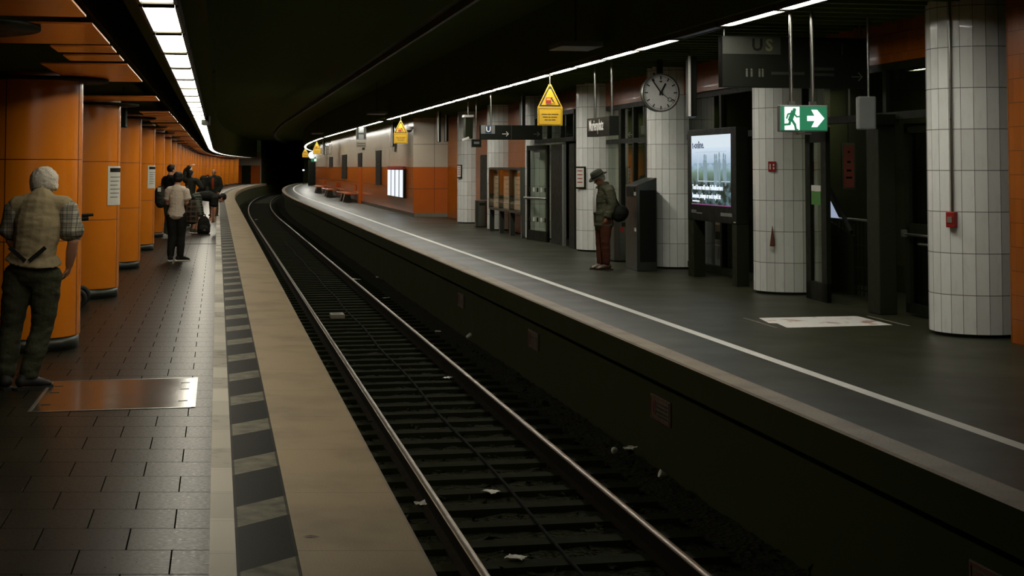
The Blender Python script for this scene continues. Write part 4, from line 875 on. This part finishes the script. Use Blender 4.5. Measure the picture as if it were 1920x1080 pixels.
def fuse(name, mb, mats, parent, voxel=.012, smooth=4, wrinkle=0.0, wscale=9.0, pick=None):
    me = mb.mesh(name, mats); o = bpy.data.objects.new(name, me); COL.objects.link(o)
    r = o.modifiers.new('r', 'REMESH'); r.mode = 'VOXEL'; r.voxel_size = voxel
    s_ = o.modifiers.new('s', 'SMOOTH'); s_.iterations = smooth; s_.factor = .5
    dg = bpy.context.evaluated_depsgraph_get(); dg.update(); n = bpy.data.meshes.new_from_object(o.evaluated_get(dg)); o.modifiers.clear(); o.data = n; bpy.data.meshes.remove(me); n.name = name
    n.materials.clear()
    for m in (mats if isinstance(mats, (list, tuple)) else [mats]): n.materials.append(m)
    if wrinkle:
        nv = [v.normal.copy() for v in n.vertices]
        for v, nn in zip(n.vertices, nv):
            c = v.co; w_ = noise.noise(Vector((c.x*wscale, c.y*wscale, c.z*wscale*2.2)))+.5*noise.noise(Vector((c.x*wscale*2, c.y*wscale*2, c.z*wscale*4+9)))
            v.co = c+nn*w_*wrinkle
    for p in n.polygons:
        p.use_smooth = True
        if pick: p.material_index = pick(p.center)
    o.parent = parent; return o
def V(*a): return Vector(a)
BASE = dict(pel=V(0, 0, .53), wai=V(0, 0, .61), che=V(0, .005, .72), shc=V(0, -.005, .80), nec=V(0, .0, .85), hea=V(0, .02, .925),
            shL=V(-.112, -.005, .80), elL=V(-.14, -.02, .63), wrL=V(-.14, .03, .485), shR=V(.112, -.005, .80), elR=V(.14, -.02, .63), wrR=V(.14, .03, .485),
            hiL=V(-.052, 0, .52), knL=V(-.058, .012, .285), anL=V(-.06, -.01, .045), hiR=V(.052, 0, .52), knR=V(.058, .012, .285), anR=V(.06, -.01, .045))
def hand(mb, w_, d, nrm, h, s_, curl=.5):
    # w_ wrist, d pointing direction, nrm palm normal, s_ = +1/-1 thumb side
    d = d.normalized(); nrm = (nrm-d*nrm.dot(d)).normalized(); side = d.cross(nrm)*s_; L = .052*h
    limb(mb, [w_, w_+d*L*.5, w_+d*L], [(.017*h, .011*h), (.024*h, .011*h), (.024*h, .009*h)], side, 12)
    for i, (o_, f) in enumerate(((.0185, .85), (.0065, .98), (-.0055, .92), (-.017, .72))):
        b = w_+d*L*.95+side*o_*h; l1 = .024*h*f; a = curl*(.7+.12*i); p1 = b+(d*cos(a)+nrm*sin(a))*l1; p2 = p1+(d*cos(2.0*a)+nrm*sin(2.0*a))*l1*.75; p3 = p2+(d*cos(2.7*a)+nrm*sin(2.7*a))*l1*.6
        limb(mb, [b, p1, p2, p3], [.0052*h, .005*h, .0046*h, .004*h], side, 8)
    b = w_+d*L*.3+side*.019*h; p1 = b+(d*.55+side*.75+nrm*.3)*.022*h; p2 = p1+(d*.85+side*.2+nrm*.35)*.02*h; limb(mb, [b, p1, p2], [.0068*h, .006*h, .0048*h], nrm, 8)
def person(label, loc, rz, h, J, top=None, bottom=None, shoes=None, hair=None, skin='skin', face=V(0, 1, 0), voxel=.009, sex='m', hands=True):
    t = thing('person', label, 'person', loc, rz); j = {k: v*h for k, v in BASE.items()}; j.update(J)
    sd = (j['shR']-j['shL']).normalized(); b = MB(); wf = .9 if sex == 'f' else 1.0
    spine = [j['pel']+(j['pel']-j['wai'])*.55, j['pel'], j['wai'], j['che'], j['shc'], j['nec']]
    srad = [(.062*h, .056*h), (.092*h, .066*h), (.078*h*wf, .056*h), (.092*h*wf, .066*h), (.085*h*wf, .05*h), (.034*h, .036*h)]
    limb(b, spine+[j['nec'].lerp(j['hea'], .6)], srad+[(.031*h, .034*h)], sd)
    for s_ in 'LR':
        sh, el, wr = j['sh'+s_], j['el'+s_], j['wr'+s_]; limb(b, [sh, sh.lerp(el, .5), el, el.lerp(wr, .4), wr], [.036*h, .032*h, .025*h, .025*h, .0165*h], V(0, 1, .1))
        hi, kn, an = j['hi'+s_], j['kn'+s_], j['an'+s_]; limb(b, [hi, hi.lerp(kn, .5), kn, kn.lerp(an, .35), an], [.055*h, .048*h, .034*h, .035*h, .021*h])
        ft = J.get('toe'+s_, V(0, 1, 0)).normalized(); a0 = V(an.x, an.y, 0)-ft*.03*h; limb(b, [a0+V(0, 0, .026*h), a0+ft*.06*h+V(0, 0, .025*h), a0+ft*.12*h+V(0, 0, .015*h)], [.022*h, (.025*h, .022*h), (.024*h, .012*h)], V(ft.y, -ft.x, 0))
        if hands: hand(b, wr, J.get('hd'+s_, wr-el), J.get('hn'+s_, V(1 if s_ == 'L' else -1, .3, 0)), h, 1 if s_ == 'L' else -1, J.get('curl'+s_, .45))
    # head with face
    fd = face.normalized(); up = (j['hea']-j['nec']).normalized(); up = (up*.5+V(0, 0, .5)) if J.get('headup') is None else J['headup']; up = (up-fd*up.dot(fd)).normalized(); xr = fd.cross(up); R = Matrix((xr, fd, up)).transposed(); c = j['hea']
    hs = .065*h
    def hp(x, y, z): return c+R @ V(x*hs, y*hs, z*hs)
    b.ball(hp(0, -.1, .22), (.70*hs, .86*hs, .80*hs), 18, 12, R); b.ball(hp(0, .12, -.42), (.52*hs, .62*hs, .62*hs), 16, 10, R); limb(b, [hp(0, .55, -.78), hp(0, .62, -.86)], [.2*hs, .16*hs], xr)
    limb(b, [hp(0, .72, .12), hp(0, .9, -.22)], [(.09*hs, .1*hs), (.16*hs, .14*hs)], xr, 10); limb(b, [hp(-.4, .62, .22), hp(.4, .62, .22)], [.1*hs, .1*hs], V(0, 0, 1), 10); limb(b, [hp(-.22, .68, -.52), hp(.22, .68, -.52)], [.09*hs, .09*hs], V(0, 0, 1), 10)
    for s_ in (-1, 1): b.ball(hp(s_*.7, -.05, -.1), (.1*hs, .2*hs, .28*hs), 10, 8, R)
    body = fuse('body', b, [M[skin]], t, min(voxel, .008), 2)
    for s_ in (-1, 1): MB().ball(hp(s_*.3, .69, .04), (.1*hs, .08*hs, .07*hs), 10, 8, R).build('eye', M['eye'], t)
    def inflated(mb, pts, rad, ex): return limb(mb, pts, [((r[0]+ex), (r[1]+ex)) if isinstance(r, tuple) else r+ex for r in rad], sd)
    if top:
        m = MB(); ex = top.get('loose', .012); hem = top.get('hem', .2)      # hem: how far below the pelvis point, in torso units
        p0 = j['pel']+(j['pel']-j['wai'])*hem; 
        inflated(m, [p0, j['pel'].lerp(j['wai'], .3), j['wai'], j['che'], j['shc'], j['shc'].lerp(j['nec'], .75)], [(.098*h+top.get('flare', 0), .074*h+top.get('flare', 0)), (.092*h, .07*h), (.084*h*wf, .063*h), (.095*h*wf, .07*h), (.088*h*wf, .052*h), (.042*h, .044*h)], ex)
        
        for s_ in 'LR':
            sh, el, wr = j['sh'+s_], j['el'+s_], j['wr'+s_]; ln = top.get('sleeve', 'short'); m_s = MB() if top.get('sleeve_mat') else m
            limb(m, [j['shc'].lerp(sh, .35), sh], [.046*h+ex*.6, .04*h+ex*.8], V(0, 1, 0))
            if ln == 'short': limb(m_s, [sh, sh.lerp(el, .5), sh.lerp(el, top.get('cut', .82))], [.041*h+ex*.8, .039*h+ex*1.2, .040*h+ex*1.7], V(0, 1, .1))
            elif ln == 'long': limb(m_s, [sh, sh.lerp(el, .5), el, el.lerp(wr, .5), el.lerp(wr, .94)], [.041*h+ex*.7, .037*h+ex, .032*h+ex, .029*h+ex*.9, .024*h+ex*.8], V(0, 1, .1))
            if top.get('sleeve_mat'): fuse('shirt_sleeve', m_s, [top['sleeve_mat']], t, voxel, 3, .004)
        fuse(top.get('name', 'shirt'), m, [M.get(top['mat'], None) or top['mat']], t, voxel, 3, top.get('wr', .006))
    if bottom:
        m = MB(); ex = bottom.get('loose', .012); inflated(m, [j['pel']+(j['pel']-j['wai'])*.5, j['pel'], j['pel'].lerp(j['wai'], bottom.get('waist', .75))], [(.075*h, .064*h), (.094*h, .07*h), (.083*h, .06*h)], ex)
        for s_ in 'LR':
            hi, kn, an = j['hi'+s_], j['kn'+s_], j['an'+s_]; pts = [hi, hi.lerp(kn, .5), kn]; rad = [.058*h+ex, .052*h+ex, .038*h+ex*1.2]
            if bottom.get('long', True): pts += [kn.lerp(an, .4), kn.lerp(an, .92)]; rad += [.036*h+ex*1.2, .024*h+ex*1.6]
            limb(m, pts, rad)
        fuse('trousers' if bottom.get('long', True) else 'shorts', m, [bottom['mat']], t, voxel, 3, bottom.get('wr', .006), 7)
    if shoes:
        for s_ in 'LR':
            an = j['an'+s_]; ft = J.get('toe'+s_, V(0, 1, 0)).normalized(); a0 = V(an.x, an.y, 0)-ft*.034*h; sx = V(ft.y, -ft.x, 0); m = MB()
            limb(m, [a0+V(0, 0, .034*h), a0+ft*.05*h+V(0, 0, .034*h), a0+ft*.1*h+V(0, 0, .024*h), a0+ft*.138*h+V(0, 0, .017*h)], [(.027*h, .026*h), (.031*h, .028*h), (.031*h, .02*h), (.027*h, .011*h)], sx); limb(m, [a0+ft*.02*h+V(0, 0, .03*h), a0+ft*.018*h+V(0, 0, .055*h)], [.027*h, .026*h], sx)
            sh_ = fuse('shoe', m, [shoes], t, .008, 2); mm = MB(); pl = []
            for f_, w_ in ((-.03, .6), (-.02, .95), (.02, 1.0), (.09, 1.08), (.13, .95), (.152, .5)): pl.append((f_*h, w_*.03*h))
            n = len(pl); vs = [a0+ft*f_+sx*w_ for f_, w_ in pl]+[a0+ft*f_-sx*w_ for f_, w_ in pl[::-1]]; lo = [v+V(0, 0, .0) for v in vs]; hi_ = [v+V(0, 0, .011*h) for v in vs]
            mm.loft([lo, hi_], smooth=False); mm.build('sole', J.get('sole', M['rubber']), sh_)
    if hair:
        m = MB(); st = hair[1]
        m.ball(hp(0, -.22, .32), (.78*hs, .84*hs, .84*hs), 20, 14, R)
        if st == 'short': m.ball(hp(0, -.5, -.05), (.7*hs, .55*hs, .6*hs), 16, 10, R)
        if st == 'full': m.ball(hp(0, -.42, -.12), (.86*hs, .66*hs, .72*hs), 18, 12, R); m.ball(hp(0, -.2, .35), (.88*hs, .92*hs, .86*hs), 18, 12, R)
        if st == 'bushy':
            m.ball(hp(0, -.35, .1), (1.0*hs, .9*hs, .95*hs), 18, 12, R)
            for s_ in (-1, 1): m.ball(hp(s_*.72, -.2, -.28), (.26*hs, .46*hs, .42*hs), 12, 8, R)
            m.ball(hp(0, -.62, -.35), (.72*hs, .42*hs, .42*hs), 16, 10, R)
        if st == 'long': limb(m, [hp(0, -.5, .2), hp(0, -.72, -.9), hp(0, -.7, -2.2)], [(.72*hs, .5*hs), (.62*hs, .35*hs), (.35*hs, .2*hs)], xr)
        if st == 'quiff': m.ball(hp(0, .25, .92), (.5*hs, .5*hs, .34*hs), 12, 8, R)
        fuse('hair', m, [M[hair[0]] if isinstance(hair[0], str) else hair[0]], t, .009, 2, .005, 30)
    return t, j, hp, R, hs

# old man in the foreground, seen from behind
vest = cloth('beige_linen_vest', rgb(134, 122, 94), 70, .14, .9, .22); shirt_p = plaid('checked_shirt', rgb(150, 146, 130), rgb(48, 52, 50), rgb(92, 88, 76), .034)
dk = cloth('dark_olive_trousers', rgb(58, 60, 44), 80, .18, .9, .5); blk = cloth('black_cloth', rgb(26, 27, 22), 60, .25)
p0 = V(-3.88, 11.85, 0)
t, j, hp, R, hs = person('old man with white hair in beige vest and checked shirt, seen from behind, head bowed', p0, 0, 1.78, dict(
    pel=V(.10, -.02, .94), wai=V(.12, -.05, 1.08), che=V(.145, -.03, 1.28), shc=V(.15, .01, 1.445), nec=V(.145, .07, 1.53), hea=V(.14, .15, 1.605),
    shL=V(-.055, .02, 1.42), elL=V(-.10, .06, 1.16), wrL=V(-.06, .22, 1.0), shR=V(.345, .02, 1.42), elR=V(.405, .02, 1.15), wrR=V(.34, .14, .95), hdR=V(-.3, .6, -.7),
    hiL=V(-.01, 0, .90), knL=V(-.075, .03, .48), anL=V(-.105, -.02, .08), hiR=V(.205, 0, .90), knR=V(.165, .04, .48), anR=V(.075, -.04, .08), toeR=V(.75, .7, 0), toeL=V(-.5, .8, 0)),
    top=dict(name='vest', mat=vest, sleeve='short', cut=.74, sleeve_mat=shirt_p, loose=.02, hem=-.4, flare=.028, wr=.006), bottom=dict(mat=dk, loose=.018, wr=.010, waist=.25), shoes=M['rubber'], hair=('hairgrey', 'bushy'), face=V(.12, .85, -.5), voxel=.008)
m = MB()
for s_ in (-1, 1):
    a = V(.115+s_*.015, -.212, 1.01); b = V(.115+s_*.14, -.196, 1.115); c = (a+b)/2; d = b-a; m.box(c, (d.length, .012, .03), Matrix.Rotation(-math.atan2(d.z, d.x), 3, 'Y'))
m.build('vest_strap', blk, t)
m = MB(); limb(m, [hp(-.5, -.6, -.75), hp(0, -.8, -.8), hp(.5, -.6, -.75)], [.16*hs, .2*hs, .16*hs], V(0, 0, 1)); m.build('collar', shirt_p, t)

# woman in the grey T-shirt, seen from behind
gre = cloth('grey_jersey', rgb(176, 166, 150), 60, .08, .9, .35); p0 = on(330, 489)
t, j, hp, R, hs = person('woman with short black hair in a grey T-shirt and black trousers, seen from behind', p0, .1, 1.64, dict(
    shL=V(-.150, 0, 1.30), elL=V(-.175, .05, 1.06), wrL=V(-.10, .26, 1.08), shR=V(.155, 0, 1.30), elR=V(.205, .02, 1.06), wrR=V(.17, .25, 1.05), hea=V(.02, .03, 1.53), shc=V(0, -.01, 1.315), nec=V(.01, 0, 1.39),
    anL=V(-.10, -.03, .07), knL=V(-.075, .02, .46), anR=V(.075, -.02, .07), knR=V(.085, .02, .46), toeR=V(.9, .25, 0), toeL=V(-.1, 1, 0), sole=M['white']),
    top=dict(name='t_shirt', mat=gre, sleeve='short', cut=.62, loose=.013, hem=.3, flare=.008, wr=.005), bottom=dict(mat=blk, loose=.015, wr=.005, waist=.1), shoes=blk, hair=('hairblack', 'full'), sex='f', face=V(-.1, 1, -.1))
bag = plaid('dark_plaid_bag', rgb(40, 42, 34), rgb(84, 66, 56), rgb(20, 22, 18), .09); q = p0+V(.27, .05, 0)
t = thing('shoulder_bag', 'dark checked tote bag hanging from the shoulder of the woman in grey', 'bag', q, -.1)
fuse('body', MB().loft([[V(w_*cos(2*pi*i/16)*1.0, d_*sin(2*pi*i/16), z) for i in range(16)] for z, w_, d_ in ((.68, .08, .05), (.70, .12, .08), (.85, .13, .10), (1.02, .10, .08), (1.12, .07, .045))]), [bag], t, .012, 3, .012)
MB().tube([(-.03, -.04, 1.1), (-.07, -.1, 1.25), (-.09, -.06, 1.375), (-.09, .05, 1.375), (-.04, .06, 1.1)], .012).build('strap', blk, t)
# young man behind her
p0 = on(318, 447); jean = cloth('dark_green_jeans', rgb(66, 70, 58), 80, .2)
t, j, hp, R, hs = person('young man with dark quiff and bare arms standing behind the woman in grey', p0, -.75, 1.80, dict(elL=V(-.27, .0, 1.16), wrL=V(-.18, .25, 1.25), elR=V(.24, .06, 1.14), wrR=V(.12, .3, 1.2), sole=M['white'], hea=V(0, .03, 1.66)),
    top=dict(name='tank_top', mat=blk, sleeve='short', cut=.12, loose=.012, hem=.3), bottom=dict(mat=jean, loose=.014), shoes=M['white'], hair=('hairblack', 'quiff'), face=V(-.15, 1, -.1))
q = p0+V(-.24, -.02, 0); t = thing('duffel_bag', 'grey and black bag with a white tag on the young man, at his back', 'bag', q, .3)
fuse('body', MB().ball((0, 0, 1.03), (.15, .17, .25)).ball((.02, 0, .93), (.15, .16, .2)), [cloth('charcoal_bag', rgb(56, 58, 50), 60, .2)], t, .014, 3, .01); MB().box((-.03, -.15, 1.19), (.08, .03, .1)).build('tag', M['white'], t); MB().tube([(0, 0, 1.2), (.1, .0, 1.42), (.2, .03, 1.5)], .02).build('strap', blk, t)
# person with the raised arm
Y = 44.; p0 = V((358-960)/F*Y, Y, 0); drk = cloth('near_black_jacket', rgb(34, 36, 30), 50, .2)
person('person in dark clothes with one arm raised to the head, other hand on hip', p0, -.15, 1.66, dict(elR=V(.36, .0, 1.13), wrR=V(.2, .06, 1.0), shR=V(.19, 0, 1.34), elL=V(-.17, .06, 1.62), wrL=V(-.03, .02, 1.76), hdL=V(.6, 0, .3), shL=V(-.18, 0, 1.36), hdR=V(-.8, .3, -.3)),
       top=dict(name='jacket', mat=drk, sleeve='long', loose=.02, hem=.4), bottom=dict(mat=blk, loose=.014), shoes=M['rubber'], hair=('hairblack', 'long'), sex='f', face=V(.3, 1, 0))
# bending person packing the backpack
p0 = on(366, 437); sh_p = plaid('dark_plaid_shorts', rgb(44, 50, 42), rgb(110, 112, 100), rgb(24, 28, 24), .07)
person('person bending over a black backpack, in black top and dark plaid shorts', p0, -1.25, 1.75, dict(pel=V(0, .0, .90), wai=V(0, .16, .97), che=V(0, .34, .97), shc=V(0, .50, .93), nec=V(0, .58, .92), hea=V(0, .69, .91), shL=V(-.18, .48, .93), shR=V(.18, .48, .92), elL=V(-.20, .46, .62), elR=V(.2, .47, .62), wrL=V(-.10, .44, .40), wrR=V(.12, .46, .40),
       hiL=V(-.095, .0, .86), hiR=V(.095, .02, .86), knL=V(-.11, .06, .48), knR=V(.11, .12, .48), anL=V(-.11, -.04, .08), anR=V(.11, .02, .08), sole=M['white'], headup=V(0, .8, .5)),
       top=dict(name='t_shirt', mat=blk, sleeve='short', cut=.6, loose=.018, hem=.35, wr=.008), bottom=dict(mat=sh_p, loose=.03, long=False, wr=.008), shoes=solid('dark_trainer', rgb(52, 54, 48), .6), hair=('hairblack', 'full'), face=V(.1, .5, -.85))
p0 = on(382, 438); t = thing('backpack', 'black backpack standing on the floor in front of the bending person', 'backpack', p0, .2)
fuse('body', MB().loft([[V(w_*(abs(cos(a_))**.7)*(1 if cos(a_) > 0 else -1), d_*sin(a_), z) for a_ in [2*pi*i/18 for i in range(18)]] for z, w_, d_ in ((.0, .14, .1), (.03, .165, .13), (.2, .17, .14), (.36, .14, .11), (.46, .06, .05))]), [blk], t, .013, 3, .008); fuse('front_pocket', MB().ball((0, -.12, .13), (.12, .06, .11)), [drk], t, .012, 3, .004); MB().tube([(-.04, 0, .44), (-.03, 0, .5), (.03, 0, .5), (.04, 0, .44)], .012).build('carry_loop', drk, t); MB().box((.02, -.175, .1), (.05, .01, .03)).build('badge', M['signgrey'], t)
# bald man in the dark jacket over a rust shirt
p0 = on(401, 404.5); rust = cloth('rust_jumper', rgb(120, 48, 20), 50, .2)
t, j, hp, R, hs = person('bald man in dark jacket over rust jumper, farthest down the left platform', p0, pi-.2, 1.67, dict(elL=V(-.25, -.02, 1.05), elR=V(.25, -.02, 1.05), wrL=V(-.22, .1, .85), wrR=V(.22, .1, .85)), top=dict(name='jacket', mat=drk, sleeve='long', loose=.025, hem=.5), bottom=dict(mat=cloth('brown_trousers', rgb(84, 64, 40), 60, .2), loose=.016), shoes=M['rubber'], skin='skindark', face=V(.0, 1, -.1))
m = MB(); limb(m, [V(0, .09, .93), V(0, .115, 1.15), V(0, .10, 1.33)], [(.05, .05), (.065, .055), (.05, .04)]); m.build('jumper', rust, t)
q = p0+V(-.42, .1, 0); t = thing('rucksack', 'dark bulky rucksack hanging beside the bald man', 'bag', q, 0); fuse('body', MB().ball((0, 0, 1.12), (.17, .14, .27)).ball((.02, 0, 1.32), (.14, .12, .12)), [drk], t, .016, 3, .01); MB().tube([(.05, -.02, 1.4), (.18, -.02, 1.44), (.26, .0, 1.36)], .02).build('strap', blk, t)

# man in the hat on the right platform
p0 = V(1.56, 25.45, 0); jk = cloth('olive_field_jacket', rgb(70, 70, 52), 60, .15, .9, .45); tr = cloth('rust_brown_trousers', rgb(74, 40, 24), 60, .15)
t, j, hp, R, hs = person('man in hat and olive field jacket looking down, standing on the right platform', p0, radians(112), 1.72, dict(
    che=V(0, -.01, 1.22), shc=V(0, -.015, 1.36), nec=V(0, .03, 1.44), hea=V(0, .09, 1.535), shL=V(-.185, -.02, 1.35), shR=V(.185, -.02, 1.35), elL=V(-.225, -.05, 1.09), wrL=V(-.2, .03, .89), elR=V(.225, -.05, 1.09), wrR=V(.2, .03, .89), anL=V(-.08, -.01, .08), anR=V(.08, .02, .08)),
    top=dict(name='jacket', mat=jk, sleeve='long', loose=.03, hem=1.15, flare=.006, wr=.009), bottom=dict(mat=tr, loose=.014, wr=.007), shoes=M['leather'], hair=('hairgrey', 'short'), skin='skindark', face=V(0, .86, -.5), voxel=.008)
m = MB(); a = hp(0, -.05, .42); q = R; 
def hring(r1, r2, z, k=0): return [a+R @ V(r1*cos(2*pi*i/28)*hs, r2*sin(2*pi*i/28)*hs, (z+k*cos(4*pi*i/28))*hs) for i in range(28)]
m.loft([hring(1.42, 1.6, -.02, .10), hring(1.4, 1.58, .05, .10), hring(.9, 1.08, .08), hring(.84, 1.02, .6), hring(.72, .9, .92), hring(.4, .6, 1.0), hring(.1, .3, .9)]); hat = m.build('hat', cloth('dark_felt', rgb(46, 46, 36), 60, .15), t)
MB().loft([hring(.93, 1.11, .12), hring(.91, 1.09, .34)]).build('hat_band', blk, hat)
for x in (-1, 1):
    for z, w_, hh, y in ((1.2, .115, .13, .115), (.9, .14, .15, .125)):
        R_ = Matrix.Rotation(-x*.5, 3, 'Z'); pk_ = MB().box((x*.095, y, z), (w_, .03, hh), R_).build('pocket', jk, t, bevel=.01); MB().box(V(x*.095, y, z+hh*.4)+R_ @ V(0, .008, 0), (w_+.006, .03, .05), R_).build('pocket_flap', jk, pk_, bevel=.008)
m = MB(); limb(m, [V(.01, .165, .98), V(.01, .168, 1.2), V(.01, .135, 1.36)], [(.04, .025), (.045, .025), (.04, .025)]); m.build('shirt_front', M['paper'], t)
m = MB(); limb(m, [V(-.1, .03, 1.42), V(0, -.065, 1.46), V(.1, .03, 1.42)], [.03, .035, .03], V(0, 0, 1)); m.build('collar', jk, t)
t = thing('shoulder_bag', 'black round shoulder bag at the back of the man in the hat', 'bag', p0+V(.27, -.12, 0), 0); fuse('body', MB().ball((0, 0, .97), (.15, .17, .135)).ball((-.02, 0, .93), (.14, .15, .12)), [blk], t, .012, 3, .008); MB().tube([(-.02, -.05, 1.08), (-.12, -.06, 1.3), (-.2, .02, 1.44)], .016).build('strap', blk, t)

# pushchair half hidden behind the large column
t = thing('pushchair', 'wheeled pushchair mostly hidden behind the large orange column', 'pushchair', V(-5.64, 18.7, 0), head(18))
m = MB()
for y in (-.25, .25): m.tube([(.22, y, .14), (.0, y, .55), (-.2, y, .8), (.1, y, 1.12)], .014); m.tube([(-.35, y, .12), (0, y, .55)], .014)
m.tube([(.1, -.25, 1.12), (.16, -.25, 1.14), (.16, .25, 1.14), (.1, .25, 1.12)], .014); m.build('frame', M['steel'], t)
MB().cyl((.16, -.27, 1.14), (.42, -.27, 1.15), .018).build('grip', M['rubber'], t); MB().cyl((.16, -.25, 1.1), (.36, -.24, 1.11), .034).build('grip', M['rubber'], t)
for x, y in ((.24, -.27), (.24, .27), (-.36, -.27), (-.36, .27)):
    wmb = MB(); wmb.lathe([(.06, -.02), (.11, -.02), (.12, 0), (.11, .02), (.06, .02), (.06, -.02)], seg=24); o = wmb.build('wheel', M['rubber'], t, loc=(x, y, .12)); o.rotation_euler = (pi/2, 0, 0); MB().cyl((0, 0, -.012), (0, 0, .012), .062).build('hub', M['steel'], o)
m = MB(); m.box((-.08, 0, .52), (.4, .4, .05)); m.box((-.26, 0, .74), (.06, .4, .42), Matrix.Rotation(-.3, 3, 'Y')); m.build('seat', blk, t)
